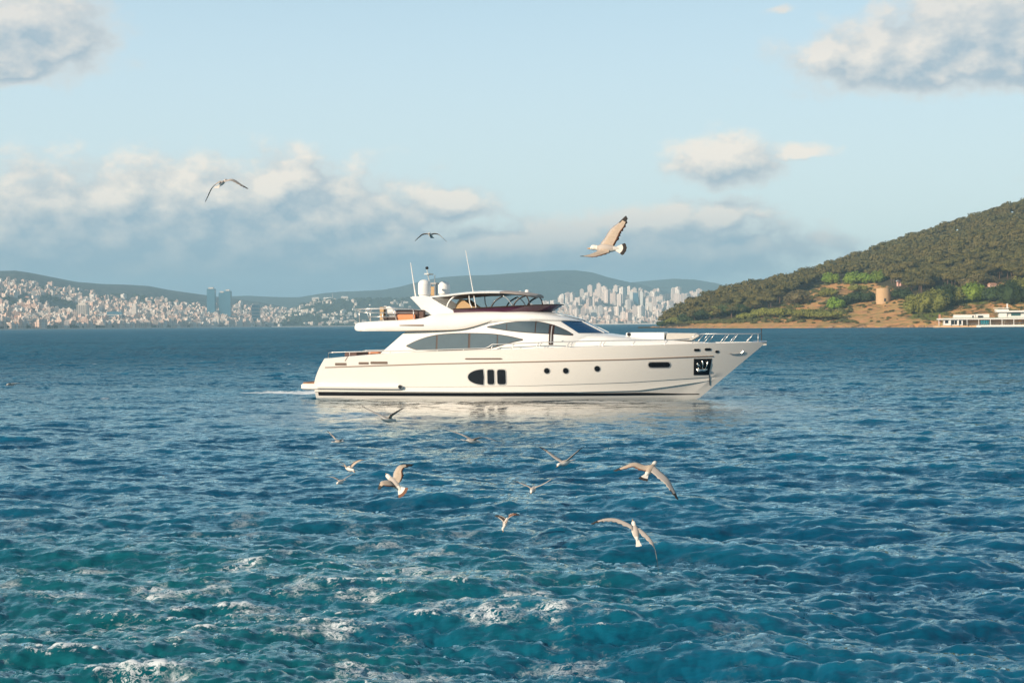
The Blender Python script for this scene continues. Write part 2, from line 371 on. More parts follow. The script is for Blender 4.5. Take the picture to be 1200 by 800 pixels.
t.put(gl.inputs['Roughness'], t.m('ADD', .07, t.m('MULTIPLY', t.ss(dist, 60., 900.), .20)))
fr = t.node('ShaderNodeFresnel'); fr.inputs['IOR'].default_value = 1.5; t.put(fr.inputs['Normal'], Nn)
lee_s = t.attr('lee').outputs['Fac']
k_ref = t.m('ADD', 1.0, t.m('MULTIPLY', t.ss(dist, 25., 190.), -.74)); k_ref = t.m('MAXIMUM', k_ref, t.m('MULTIPLY', lee_s, 1.5))   # a rough sea hides its own far faces; lee reflection boosted to brighten the hull image
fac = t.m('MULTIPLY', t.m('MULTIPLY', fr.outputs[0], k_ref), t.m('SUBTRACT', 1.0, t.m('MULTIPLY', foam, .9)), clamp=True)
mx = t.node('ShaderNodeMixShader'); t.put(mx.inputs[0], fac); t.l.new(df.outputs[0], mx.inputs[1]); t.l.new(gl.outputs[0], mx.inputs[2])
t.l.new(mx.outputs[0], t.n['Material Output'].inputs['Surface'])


# ------------------------------------------------------------------ terrain
def drop_r(px, py):                            # distance at which the sea surface appears at this row
    d = ray(px, py); return CH / -d[2] * math.hypot(d[0], d[1])
def vnoise(x, y, seed=0):
    g = np.random.default_rng(seed); v = np.zeros_like(np.asarray(x, float))
    for k in range(7):
        a = g.uniform(0, 2 * np.pi); s = 2 ** (k * .6); v = v + np.sin((x * np.cos(a) + y * np.sin(a)) * s + g.uniform(0, 6.3)) / s
    return v / 2.2
class Terrain:
    def __init__(s, name, sky_, shore, depth, prof, rough, scale, mat, n_az=200, n_t=60, sink=0., kind='structure', seed=1):
        """sky_ = photo skyline, shore = distance of the near edge, depth = horizontal distance to the ridge"""
        s.sky, s.shore, s.depth, s.prof = sky_, shore, depth, prof; s.rough, s.scale, s.seed, s.sink = rough, scale, seed, sink
        pxs = np.linspace(sky_[0][0], sky_[-1][0], n_az); ts = np.concatenate([np.linspace(0, 1, n_t), np.linspace(1.08, 1.9, 9)])
        V = []
        for p in pxs:
            A = math.radians(azel(p, 378)[0])
            for tt_ in ts:
                r = s.r(p, tt_); x, y = r * math.sin(A), r * math.cos(A); V.append((x, y, s.h(p, tt_, x, y)))
        nt = len(ts); Fc = [(i * nt + j, (i + 1) * nt + j, (i + 1) * nt + j + 1, i * nt + j + 1) for i in range(n_az - 1) for j in range(nt - 1)]
        s.o = mesh_obj(name, V, Fc, mat, smooth=True); tag(s.o, kind=kind)
    def r(s, p, t_): return interp(p, s.shore) + interp(p, s.depth) * t_
    def h(s, p, t_, x, y):
        r1 = s.r(p, 1.0); d = ray(p, interp(p, s.sky) + s.sink); hr = max(CH + r1 * d[2] / math.hypot(d[0], d[1]), 1.)
        k = interp(t_, s.prof)
        edge = min(1, (p - s.sky[0][0]) / 25., (s.sky[-1][0] - p) / 25.) if False else 1
        nz = float(vnoise(x / s.scale, y / s.scale, s.seed)) * s.rough * min(1, max(0, t_ * 6 - .1)) * (1 if t_ < 1 else max(0, 1.6 - t_))
        return hr * k * edge + nz * min(1, hr / 30.)
    def ground(s, px, py):                     # where the line of sight first meets this ground
        last = None
        for t_ in np.linspace(0.0, 1.0, 400):
            d = ray(px, 378); A = math.atan2(d[0], d[1]); r = s.r(px, t_); x, y = r * math.sin(A), r * math.cos(A)
            z = s.h(px, t_, x, y)
            if z > -.2 and proj((x, y, z))[1] <= py: return (x, y, z), t_
        return (x, y, z), 1.0
    def pt(s, px, t_):
        A = math.radians(azel(px, 378)[0]); r = s.r(px, t_); x, y = r * math.sin(A), r * math.cos(A); return x, y, s.h(px, t_, x, y)

def ground_mat(name, c1, c2, c3, scale, rough=.9, bare=None):
    m_ = bpy.data.materials.new(name); m_.use_nodes = True; t = NT(m_.node_tree); b = t.n['Principled BSDF']
    g = t.node('ShaderNodeNewGeometry'); P = g.outputs['Position']
    a = t.ss(t.noise(P, scale, 6, .62), .42, .58); c = t.ss(t.noise(P, scale * 5, 5, .65), .45, .62)
    cc = t.mix(c, t.mix(a, (*c1, 1), (*c2, 1)), (*c3, 1))
    if bare is not None:
        at_ = t.attr('bare').outputs['Fac']; k = t.ss(t.m('ADD', at_, t.m('MULTIPLY', t.m('SUBTRACT', t.noise(P, .06, 6, .7), .5), 1.1)), .42, .62)
        cc = t.mix(k, cc, t.mix(t.ss(t.noise(P, .16, 6, .7), .40, .62), bare[0] + (1,), bare[1] + (1,)))
        at2 = t.attr('lush').outputs['Fac']; k2 = t.ss(t.m('ADD', at2, t.m('MULTIPLY', t.m('SUBTRACT', t.noise(P, .10, 6, .7), .5), 1.2)), .5, .7)
        cc = t.mix(k2, cc, (.13, .155, .03, 1))
    t.put(b.inputs['Base Color'], cc); b.inputs['Roughness'].default_value = rough; b.inputs['Specular IOR Level'].default_value = .2
    bn = t.node('ShaderNodeBump'); bn.inputs['Strength'].default_value = .6; bn.inputs['Distance'].default_value = 1.5 / scale * .05
    t.put(bn.inputs['Height'], t.noise(P, scale * 6, 6, .65)); t.put(b.inputs['Normal'], bn.outputs[0])
    return m_
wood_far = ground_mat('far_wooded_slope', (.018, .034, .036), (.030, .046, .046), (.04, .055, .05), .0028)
slope_l = ground_mat('city_slope', (.022, .038, .038), (.038, .05, .046), (.11, .10, .085), .008)
slope_m = ground_mat('green_villa_slope', (.018, .032, .018), (.032, .045, .024), (.05, .052, .03), .012)
S_hill = [(0, 0), (.06, .015), (.2, .12), (.5, .5), (.8, .88), (1, 1), (1.3, .9), (1.6, .6), (1.9, .0)]
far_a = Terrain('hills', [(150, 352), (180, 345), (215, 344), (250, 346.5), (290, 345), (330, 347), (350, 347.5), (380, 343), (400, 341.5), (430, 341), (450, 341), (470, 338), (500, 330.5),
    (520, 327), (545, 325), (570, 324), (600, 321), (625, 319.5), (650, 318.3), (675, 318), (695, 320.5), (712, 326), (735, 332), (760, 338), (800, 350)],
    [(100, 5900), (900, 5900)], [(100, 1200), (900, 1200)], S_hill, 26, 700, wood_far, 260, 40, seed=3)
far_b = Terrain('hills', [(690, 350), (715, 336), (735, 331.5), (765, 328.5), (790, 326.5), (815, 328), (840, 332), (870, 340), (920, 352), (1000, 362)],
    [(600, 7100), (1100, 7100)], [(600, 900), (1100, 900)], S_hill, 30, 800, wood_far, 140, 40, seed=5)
left = Terrain('hills', [(-420, 352), (-250, 338), (-120, 326), (-50, 320), (0, 317.5), (18, 317), (35, 319.5), (60, 325), (90, 331), (120, 333.5), (150, 334), (175, 335.5), (200, 340), (235, 345), (270, 350), (310, 357), (345, 365), (390, 372), (420, 379)],
    [(-420, 2500), (0, 2750), (200, 3500), (420, 5200)], [(-420, 2300), (0, 2300), (200, 2000), (300, 1500), (420, 800)],
    [(0, .0), (.04, .02), (.2, .16), (.5, .52), (.8, .86), (1, 1), (1.3, .92), (1.6, .6), (1.9, -.05)], 9, 260, slope_l, 260, 60, seed=9)
midh = Terrain('hills', [(315, 379), (330, 370), (345, 361), (356, 355.5), (370, 352.5), (400, 351.5), (440, 351), (480, 350.5), (510, 353), (560, 360), (620, 369), (680, 377)],
    [(300, 4300), (700, 4600)], [(300, 900), (700, 900)], [(0, .0), (.03, .03), (.2, .22), (.5, .58), (.8, .9), (1, 1), (1.3, .92), (1.6, .6), (1.9, -.05)], 5, 160, slope_m, 160, 50, seed=4)
right = Terrain('hills', [(560, 374), (600, 366), (640, 357), (670, 350), (700, 347), (740, 346), (770, 350), (810, 352), (850, 355), (900, 362), (960, 372)],
    [(500, 4700), (1000, 4700)], [(500, 1100), (1000, 1100)], [(0, .0), (.04, .02), (.2, .14), (.5, .5), (.8, .88), (1, 1), (1.3, .9), (1.6, .6), (1.9, -.05)], 8, 240, slope_l, 140, 50, seed=6)

# ------------------------------------------------------------------ the city across the water
def facade_mat(name, cols, per_island=False, glass=.35):
    m_ = bpy.data.materials.new(name); m_.use_nodes = True; t = NT(m_.node_tree); b = t.n['Principled BSDF']
    g = t.node('ShaderNodeNewGeometry'); x, y, z = t.sep(g.outputs['Position'])
    rnd = g.outputs['Random Per Island'] if per_island else t.node('ShaderNodeObjectInfo').outputs['Random']
    cr = t.node('ShaderNodeValToRGB'); cr.color_ramp.interpolation = 'CONSTANT'; e = cr.color_ramp.elements
    for i, c in enumerate(cols):
        el_ = e[i] if i < 2 else e.new(i / len(cols)); el_.position = i / len(cols); el_.color = (*c, 1)
    t.put(cr.inputs[0], t.m('FRACT', t.m('MULTIPLY', rnd, 7.31)))
    nz = t.m('ABSOLUTE', t.sep(g.outputs['True Normal'])[2])
    wz = t.m('LESS_THAN', t.m('ABSOLUTE', t.m('SUBTRACT', t.m('FRACT', t.m('DIVIDE', z, 3.3)), .5)), .24)
    wx = t.m('LESS_THAN', t.m('ABSOLUTE', t.m('SUBTRACT', t.m('FRACT', t.m('DIVIDE', t.m('ADD', x, t.m('MULTIPLY', y, .6)), 3.9)), .5)), .27)
    win = t.m('MULTIPLY', t.m('MULTIPLY', wz, wx), t.m('LESS_THAN', nz, .5))
    roof = t.m('MULTIPLY', t.m('GREATER_THAN', nz, .4), t.m('GREATER_THAN', t.m('FRACT', t.m('MULTIPLY', rnd, 13.7)), .55))
    c = t.mix(roof, cr.outputs[0], (.34, .17, .11, 1)); c = t.mix(t.m('MULTIPLY', win, .75), c, (.05, .06, .07, 1))
    t.put(b.inputs['Base Color'], c); b.inputs['Roughness'].default_value = .7
    return m_
cols_c = [(.72, .56, .46), (.78, .66, .56), (.60, .45, .36), (.74, .50, .38), (.80, .73, .66), (.50, .40, .34), (.68, .46, .36), (.78, .66, .58)]
fac = facade_mat('city_facade', cols_c); fac_s = facade_mat('city_facade_mass', cols_c, True)
fac_h = facade_mat('tower_facade', [(.78, .66, .58), (.80, .72, .65), (.70, .54, .46), (.78, .64, .56)])
fac_v = facade_mat('villa_facade', [(.74, .68, .60), (.68, .58, .48), (.62, .52, .44)])
M['bglass'] = pbr('tower_glass', (.05, .15, .22), .25, var=.25, vscale=.05, ior=1.6)
M['slab'] = pbr('pale_slab', (.62, .54, .47), .6)
M['dark'] = pbr('dark_opening', (.03, .03, .035), .5)
def block_mb(kind):
    m_ = MB()
    if kind == 0: m_.box(-6, 6, -6, 6, -6, 12); m_.box(-2, 2.5, -3, 1, 12, 14.2)
    elif kind == 1: m_.box(-9, 9, -5, 5, -6, 10); m_.box(-8, -3, -3, 2, 10, 12.)
    elif kind == 2: m_.box(-5, 5, -5, 5, -6, 7, None); m_.box(-5.5, 5.5, -5.5, 5.5, 7.01, 9.6, (-2, 2, -1, 1))
    elif kind == 3: m_.box(-7, 2, -5, 5, -6, 15); m_.box(2.01, 7, -4, 6, -6, 11); m_.box(-4, -1, -2, 2, 15, 17)
    elif kind == 4: m_.box(-6, 6, -4, 4, -6, 8); m_.box(-6.5, 6.5, -4.5, 4.5, 8.01, 10.5, (-6, 6, -.1, .1))
    elif kind == 5: m_.box(-6.5, 6.5, -6.5, 6.5, -6, 46); m_.box(-7, 7, -2, 2, -6, 44.5); m_.box(-3, 3, -3, 3, 46, 49.5)
    elif kind == 6: m_.box(-5, 5, -9, 9, -6, 38); m_.box(-5.6, 5.6, -5, -2, -6, 36.5); m_.box(-5.6, 5.6, 2, 5, -6, 36.5); m_.box(-2, 2, -4, 0, 38, 41)
    elif kind == 7: m_.box(-8, 8, -5, 5, -6, 28); m_.box(-3, 3, -5.7, 5.7, -6, 27); m_.box(-1, 3, -2, 2, 28, 31)
    return m_
def proto_mesh(name, kind, mat):
    o = block_mb(kind).obj(name, mat); me_ = o.data; bpy.data.objects.remove(o); return me_
def put_block(name, me_, p, s, rz, label, cat, group):
    o = bpy.data.objects.new(name, me_); col.objects.link(o); o.location = p; o.scale = s; o.rotation_euler = (0, 0, rz)
    return tag(o, label, cat, group)
spots = []
cutoff = [(-200, .62), (0, .62), (30, .66), (60, .62), (100, .60), (130, .52), (160, .44), (200, .50), (250, .60), (300, .7), (380, .9)]
for k in range(8000):
    px = -130 + 520 * rng.random(); t_ = rng.random() ** 1.15; lim = interp(px, cutoff)
    if t_ > lim + rng.normal() * .05: continue
    if t_ > lim * .8 and rng.random() < .4: continue
    if px < 45 and rng.random() < .2: continue
    if float(vnoise(px / 18, t_ * 8, 21)) > .55: continue
    spots.append((px, max(t_, .012), rng.random(), rng.random(), rng.random()))
spots.sort(key=lambda s: s[1]); vis = [s for s in spots if s[0] > 0]
def block_params(s):
    px, t_, a, b_, c = s; x, y, z = left.pt(px, t_)
    kind = [0, 1, 3, 4, 2, 0, 1, 3][int(a * 8)]
    sc_ = (.72 + .5 * b_) * interp(px, [(0, .78), (200, 1.)]); hz = (.55 + .75 * c) * (1.25 if t_ < .3 else .9)
    return (x, y, z), (sc_ * (1.15 if t_ < .3 else .9), sc_, hz), c * 3.1 + a, kind
mesh_l = {k: proto_mesh('apartment_block', k, fac) for k in (0, 1, 2, 3, 4)}
pick = set(int(i) for i in rng.choice(len(vis), min(290, len(vis)), replace=False))
mass = MB(); masses = {k: block_mb(k) for k in (0, 1, 2, 3, 4, 5, 6, 7)}
def add_mass(mb, kind, p, s, rz):
    c, s2 = math.cos(rz), math.sin(rz)
    mb.add([(p[0] + (x * s[0]) * c - (y * s[1]) * s2, p[1] + (x * s[0]) * s2 + (y * s[1]) * c, p[2] + z * s[2]) for x, y, z in masses[kind].v], masses[kind].f)
big = sorted(range(len(vis)), key=lambda i: -block_params(vis[i])[1][2] * block_params(vis[i])[1][0] / interp(vis[i][0], left.shore))[:270]
big = set(big)
for i, s in enumerate(vis):
    p, s3, rz, kd = block_params(s)
    if i in big: put_block('apartment_block', mesh_l[kd], p, s3, rz, 'small pale apartment block crowded on the hazy hillside across the water at left', 'apartment block', 'apartment blocks crowded on the left hillside across the water')
    else: add_mass(mass, kd, p, s3, rz)
for s in spots:
    if s[0] <= 0: p, s3, rz, kd = block_params(s); add_mass(mass, kd, p, s3, rz)
tag(mass.obj('city_houses', fac_s), 'pale houses massed on the hillside across the water', 'houses', kind='stuff')
# villas on the green hill behind the stern
mesh_v = {k: proto_mesh('villa', k, fac_v) for k in (0, 1, 2, 4)}
nvv = 0
for k in range(900):
    px = 318 + 190 * rng.random(); t_ = .04 + .8 * rng.random() ** 1.2
    if px > 405 and t_ > .8 : continue
    dens_ = .62 if px < 420 else .12
    if float(vnoise(px / 14, t_ * 9, 31)) > .15 or rng.random() > dens_: continue
    x, y, z = midh.pt(px, t_); sz = .5 + .45 * rng.random(); nvv += 1
    if nvv > 230: break
    put_block('villa', mesh_v[[0, 1, 2, 4][int(rng.integers(4))]], (x, y, z), (sz * 1.1, sz, sz * .9), rng.random() * 3, 'small cream villa scattered on the dark green slope beyond the stern', 'villa', 'villas on the green slope beyond the stern')
# three white halls on top of that hill
for px, py, wd, lab in ((370, 352, 1.5, 'long white building on the skyline, leftmost of the three on the green hill'), (384, 350.5, 1.7, 'white building beside a thin mast on the green hill skyline'), (404, 350, 1.5, 'bright white box building on the green hill top left of the yacht')):
    x, y, z = midh.pt(px, .98); e_ = empty('hilltop_building', (x, y, z), .1); tag(e_, lab, 'building')
    m_ = MB(); m_.box(-9 * wd, 9 * wd, -8, 8, -8, 10 if wd == 1.5 else 7, (-8.6 * wd, 8.6 * wd, -8, 8)); m_.obj('wall', M['slab'], e_)
    m_ = MB(); m_.box(-9.4 * wd, 9.4 * wd, -8.5, 8.5, 10 if wd == 1.5 else 7, 12 if wd == 1.5 else 10, (-7 * wd, 7 * wd, -6, 6)); m_.obj('roof', M['gel'], e_)
x, y, z = midh.pt(390, .97); m_ = MB(); m_.tube([(0, 0, -2), (0, 0, 24)], 1.2, 6, .4); o = m_.obj('mast', M['slab']); o.location = (x, y, z); tag(o, 'thin pale mast on the green hill skyline', 'mast')
# the high-rises beyond the bow
mesh_h = {k: proto_mesh('high_rise', k, fac_h) for k in (5, 6, 7, 0, 1)}
hprof = [(600, 0.5), (640, .5), (665, .62), (690, .9), (705, 1.1), (735, 1.1), (770, .95), (800, .95), (850, .9)]
hs = []
for k in range(300):
    px = 606 + 226 * rng.random(); t_ = (.05 + .93 * rng.random()); hp = interp(px, hprof)
    if px < 665 and rng.random() < .35: continue
    kd = [5, 6, 7][int(rng.integers(3))] if rng.random() < .60 and t_ > .12 else [0, 1, 7][int(rng.integers(3))]
    hs.append((px, t_, kd, hp * (.62 + .52 * rng.random()), .75 + .6 * rng.random(), rng.random() * 3))
for px, t_, kd, hh, w_, rz in hs:
    x, y, z = right.pt(px, t_)
    put_block('high_rise', mesh_h[kd], (x, y, z), (w_ * 1.15, w_ * 1.15, hh * (1.05 if kd >= 5 else 1.3)), rz, 'pale high-rise packed in the hazy skyline between the wheelhouse and the island', 'high-rise', 'high-rises in the skyline beyond the bow')
low = MB()
for k in range(620):
    px = 600 + 235 * rng.random(); t_ = .01 + .5 * rng.random() ** 1.4; x, y, z = right.pt(px, t_)
    add_mass(low, int(rng.integers(5)), (x, y, z), (.8 + .5 * rng.random(), .9, .8 + .6 * rng.random()), rng.random() * 3)
tag(low.obj('city_houses', fac_s), 'low pale houses massed below the high-rises beyond the bow', 'houses', kind='stuff')

def tower(name, px, py0, py1, dist, wpx, dpt, label, cat, wall, bands, crown=True, rz=0.):
    p = at(px, py0, dist); q = at(px, py1, dist); h = q[2] - p[2]; w_ = wpx / F * dist
    e_ = empty(name, p, rz); tag(e_, label, cat)
    m_ = MB(); m_.box(-w_ / 2, w_ / 2, -dpt / 2, dpt / 2, -14, h); m_.obj('wall', wall, e_)
    if bands:
        nb = max(3, int(h / 9)); m_ = MB()
        for i in range(nb): zz = 3 + (h - 5) * i / nb; m_.box(-w_ / 2 - .4, w_ / 2 + .4, -dpt / 2 - .4, dpt / 2 + .4, zz, zz + 1.5)
        m_.obj('floor_bands', M['slab'], e_)
    if crown: m_ = MB(); m_.box(-w_ / 3.2, w_ / 3.2, -dpt / 3, dpt / 3, h, h + 4.5); m_.obj('roof_house', M['slab'], e_)
    return e_, h, w_
tower('glass_tower', 248, 372, 338.5, 4300, 9, 20, 'tallest blue glass tower, alone left of the twin towers over the city', 'tower', M['bglass'], False)
tower('glass_tower', 260.5, 372, 343, 4350, 6.5, 18, 'left and lower of the twin blue glass towers over the city', 'tower', M['bglass'], False)
tower('glass_tower', 267.5, 372, 341, 4300, 7, 20, 'right of the twin blue glass towers over the city', 'tower', M['bglass'], False)
e_, h_, w_ = tower('office_tower', 97.5, 376, 357, 3420, 11.5, 18, 'beige slab tower with a thin spire near the city shore at left', 'tower', M['slab'], False)
m_ = MB(); zz = 0
for i in range(5): m_.box(w_ * (-.4 + .2 * i) - .8, w_ * (-.4 + .2 * i) + .8, -9.5, -9.02, 2, h_ - 1)
m_.obj('window_strips', M['dark'], e_)
m_ = MB(); m_.tube([(-w_ * .42, 0, h_), (-w_ * .42, 0, h_ + 22)], 1.4, 6, .3); m_.obj('spire', M['slab'], e_)
tower('office_block', 135, 377, 365, 3480, 17, 16, 'low wide blue glass office block near the city shore', 'office block', M['bglass'], True, False)
tower('office_block', 158, 377, 358, 3560, 5, 14, 'narrow cream tower right of the blue office block', 'tower', M['slab'], True)
tower('office_block', 300, 374, 357, 4350, 9, 18, 'dark blue glass block with pale floor bands right of the twin towers', 'office block', M['bglass'], True)
tower('glass_tower', 745, 362, 343, 5350, 6, 20, 'blue glass tower between two white high-rises beyond the bow', 'tower', M['bglass'], False)
tower('slab_tower', 739.5, 362, 342, 5350, 3.4, 20, 'white slab tower left of the blue glass tower beyond the bow', 'tower', M['gel'], False)
tower('slab_tower', 751.5, 362, 342, 5350, 3.2, 20, 'white slab tower right of the blue glass tower beyond the bow', 'tower', M['gel'], False)
# sea wall along the city shore
def strip(name, tr, p0, p1, h, mat, off=0.0, dep=14):
    m_ = MB(); V = []
    for p in np.linspace(p0, p1, 60):
        A = math.radians(azel(p, 378)[0]); r = interp(p, tr.shore) - off
        for rr, z in ((r, -1), (r, h), (r + dep, h), (r + dep, -1)): V.append((rr * math.sin(A), rr * math.cos(A), z))
    Fc = [(i * 4 + j, i * 4 + j + 1, i * 4 + 5 + j, i * 4 + 4 + j) for i in range(59) for j in range(3)]
    m_.add(V, Fc); o = m_.obj(name, mat); tag(o, kind='structure')
strip('shore_road', left, -420, 335, 2.4, M['slab'], 8)
strip('shore_road', midh, 318, 680, 2.2, M['slab'], 8)
strip('shore_road', right, 560, 900, 3.2, M['slab'], 10)
def clump_mesh(name, mat, rx, rz, nleaf, leaf, seed, lobes=5, flat=.5, core=True, rnd=.28):
    """crown of many leaf-sized faces over uneven lobes"""
    g = np.random.default_rng(seed); V = []; Fc = []
    cs = []
    for i in range(lobes):
        a = g.uniform(0, 6.28); rr = rx * g.uniform(.15, .58) if i else 0
        cs.append((rr * math.cos(a), rr * math.sin(a), g.uniform(-.12, .2) * rz, rx * g.uniform(.34, .62), rz * g.uniform(.45, .95)))
    def put(c, nrm, s):
        nrm = nrm / (np.linalg.norm(nrm) + 1e-9); a = np.cross(nrm, g.normal(size=3)); a /= np.linalg.norm(a) + 1e-9; b2 = np.cross(nrm, a)
        k = len(V); e1 = s * g.uniform(.6, 1.2); e2 = s * g.uniform(.5, 1.)
        for u, v in ((-1, -.6), (1, -.8), (.8, .9), (-.7, 1)): V.append(tuple(c + a * u * e1 + b2 * v * e2 + nrm * g.uniform(-.12, .12) * s))
        Fc.append((k, k + 1, k + 2, k + 3))
    for i in range(nleaf):
        cx, cy, cz, ra, rb = cs[int(g.integers(lobes))]
        d = g.normal(size=3); d /= np.linalg.norm(d); d[2] = abs(d[2]) * (1 if g.random() < .72 else -.5)
        rr = g.uniform(.80, 1.06); c = np.array([cx + d[0] * ra * rr, cy + d[1] * ra * rr, cz + d[2] * rb * rr])
        put(c, np.array([d[0], d[1], d[2] * 1.3]) + g.normal(size=3) * rnd, leaf)
    if core:
        for cx, cy, cz, ra, rb in cs:
            bmc = bmesh.new(); bmesh.ops.create_icosphere(bmc, subdivisions=1, radius=1)
            k = len(V); V += [(cx + v.co.x * ra * .68, cy + v.co.y * ra * .68, cz + v.co.z * rb * .66) for v in bmc.verts]
            Fc += [tuple(v.index + k for v in f.verts) for f in bmc.faces]; bmc.free()
    o = mesh_obj(name, V, Fc, mat); me_ = o.data; bpy.data.objects.remove(o); return me_
def leaf_mat(name, c1, c2, c3, per_obj=True):
    m_ = bpy.data.materials.new(name); m_.use_nodes = True; t = NT(m_.node_tree); b = t.n['Principled BSDF']
    g = t.node('ShaderNodeNewGeometry'); r1 = g.outputs['Random Per Island']
    c = t.mix(t.m('ADD', .25, t.m('MULTIPLY', r1, .5)), (*c1, 1), (*c2, 1)); k = t.ss(t.noise(g.outputs['Position'], .045, 3, .6), .4, .62); c = t.mix(t.m('MULTIPLY', k, .8), c, (*c3, 1))
    if per_obj: c = t.v('SCALE', c, scale=t.m('ADD', .78, t.m('MULTIPLY', t.node('ShaderNodeObjectInfo').outputs['Random'], .5)))
    t.put(b.inputs['Base Color'], c); b.inputs['Roughness'].default_value = .75; b.inputs['Specular IOR Level'].default_value = .25
    return m_
# trees between the city's houses
ct = MB(); cg = clump_mesh('x', None, 1., 1., 24, .35, 5, 2); 
cv = [tuple(v.co) for v in cg.vertices]; cf = [tuple(p.vertices) for p in cg.polygons]
for k in range(1500):
    u = rng.random()
    if u < .5: px = -100 + 450 * rng.random(); tr = left; t_ = .01 + .6 * rng.random() ** 1.4
    elif u < .72: px = 318 + 190 * rng.random(); tr = midh; t_ = .02 + .95 * rng.random()
    else: px = 600 + 220 * rng.random(); tr = right; t_ = .01 + .6 * rng.random() ** 1.3
    x, y, z = tr.pt(px, t_); s1 = 5 + 7 * rng.random(); s2 = 4 + 4 * rng.random()
    ct.add([(x + a * s1 * 1.3, y + b2 * s1, z + 3 + c * s2) for a, b2, c in cv], cf)
leaf_far = leaf_mat('far_leaves', (.03, .05, .025), (.05, .065, .03), (.04, .05, .03), False)
tag(ct.obj('city_trees', leaf_far), 'dark trees massed between the houses across the water', 'trees', kind='stuff')

# ------------------------------------------------------------------ the island
isl_mat = ground_mat('island_ground', (.060, .050, .024), (.085, .062, .030), (.05, .048, .02), .02, bare=((.60, .29, .12), (.36, .26, .09)))
isl = Terrain('island_ground', [(748, 385.5), (756, 384), (763, 381.5), (775, 375), (786, 368), (800, 360), (828, 346), (855, 338), (880, 333), (912, 327), (955, 315.5), (1008, 300.5), (1058, 283), (1085, 274), (1131, 260), (1162, 249), (1200, 239), (1260, 222), (1330, 205), (1420, 200), (1520, 230)],
    [(740, 1120), (800, 1080), (850, 1010), (940, 960), (1060, 930), (1200, 900), (1520, 820)], [(740, 60), (763, 90), (800, 160), (900, 330), (1000, 460), (1200, 620), (1520, 700)],
    [(0, -.03), (.012, .0), (.03, .035), (.06, .06), (.10, .10), (.16, .17), (.3, .34), (.6, .70), (.85, .94), (1, 1), (1.3, .95), (1.6, .6), (1.9, -.05)], 3.2, 42, isl_mat, 420, 130, sink=9.5, seed=12)
me_ = isl.o.data; nvv_ = len(me_.vertices); co = np.empty(nvv_ * 3); me_.vertices.foreach_get('co', co); co = co.reshape(-1, 3)
lowline = [(740, 386), (775, 382.5), (800, 380), (830, 377.5), (850, 375), (880, 369), (905, 362), (925, 352), (945, 340), (960, 331), (985, 326), (1010, 327), (1045, 334), (1065, 346), (1090, 345), (1098, 337), (1118, 338), (1130, 347), (1150, 345), (1156, 334), (1200, 334), (1520, 330)]
bare = np.zeros(nvv_); lush = np.zeros(nvv_)
rel = co - CP; zc = rel @ CF; ppx = 600 + F * (rel @ CR) / zc; ppy = 400 - F * (rel @ CU) / zc
ll = np.interp(ppx, [a for a, _ in lowline], [b for _, b in lowline])
bare = np.clip((ppy - ll + 2) / 6, 0, 1) * .62
for (cx, cy, rx, ry, wt) in ((1108, 341, 17, 5, 1), (1173, 335, 24, 6, 1), (1038, 376, 90, 6, .9), (890, 379.5, 100, 3, 1), (1185, 378, 80, 4, .9), (990, 378, 60, 6, .5), (948, 350, 14, 14, .35), (965, 325, 30, 6, .3), (1055, 330, 14, 4, .5)):
    bare = np.maximum(bare, wt * np.exp(-((ppx - cx) / rx) ** 2 - ((ppy - cy) / ry) ** 2))
for (cx, cy, rx, ry, wt) in ((955, 368, 34, 8, .95), (1000, 370, 50, 4, .6), (870, 374, 30, 5, .8), (910, 366, 22, 6, .8), (985, 360, 26, 8, .7), (1015, 346, 22, 4, .7), (1090, 374, 30, 4, .7), (1060, 360, 22, 5, .6), (950, 340, 16, 8, .5), (912, 371, 16, 5, .7), (1085, 366, 34, 12, .95), (1140, 352, 40, 7, .9), (970, 347, 22, 8, .6), (1030, 365, 60, 4, .35), (905, 362, 16, 4, .4), (1190, 347, 20, 7, .8), (1005, 350, 14, 6, .5)):
    lush = np.maximum(lush, wt * np.exp(-((ppx - cx) / rx) ** 2 - ((ppy - cy) / ry) ** 2))
for nm, arr in (('bare', bare), ('lush', lush)):
    a = me_.attributes.new(nm, 'FLOAT', 'POINT'); a.data.foreach_set('value', arr.astype(np.float32))
pine_leaf = leaf_mat('pine_needles', (.040, .044, .012), (.158, .132, .036), (.128, .100, .028))
pine_leaf_s = leaf_mat('pine_needles_mass', (.040, .044, .012), (.150, .126, .034), (.124, .096, .027), False)
green_leaf = leaf_mat('bright_leaves', (.07, .15, .014), (.20, .28, .034), (.18, .24, .03))
olive_leaf = leaf_mat('olive_leaves', (.10, .12, .022), (.24, .23, .05), (.18, .18, .04))
deep_leaf = leaf_mat('deep_leaves', (.028, .050, .014), (.05, .08, .022), (.04, .06, .02))
brown_leaf = leaf_mat('brown_scrub', (.13, .105, .045), (.19, .14, .06), (.15, .12, .05))
M['bark'] = pbr('bark', (.11, .065, .04), .9, var=.3, vscale=4)
def trunk_mesh(h, seed):
    g = random.Random(seed); m_ = MB(); top = (g.uniform(-.5, .5), g.uniform(-.5, .5), h)
    m_.tube([(0, 0, -1), (top[0] * .3, top[1] * .3, h * .5), top], .32, 6, .55)
    for k in range(4):
        a = k * 1.57 + g.random(); m_.tube([(top[0] * .6, top[1] * .6, h * .75), (math.cos(a) * 1.6, math.sin(a) * 1.6, h + .6)], .14, 5, .5)
    o = m_.obj('trunk', M['bark']); me__ = o.data; bpy.data.objects.remove(o); return me__
pines = [(clump_mesh('crown', pine_leaf, 4.8, 2.4, 900, .34, 40 + i, 6), trunk_mesh(4.6, i)) for i in range(7)]
lowp = []
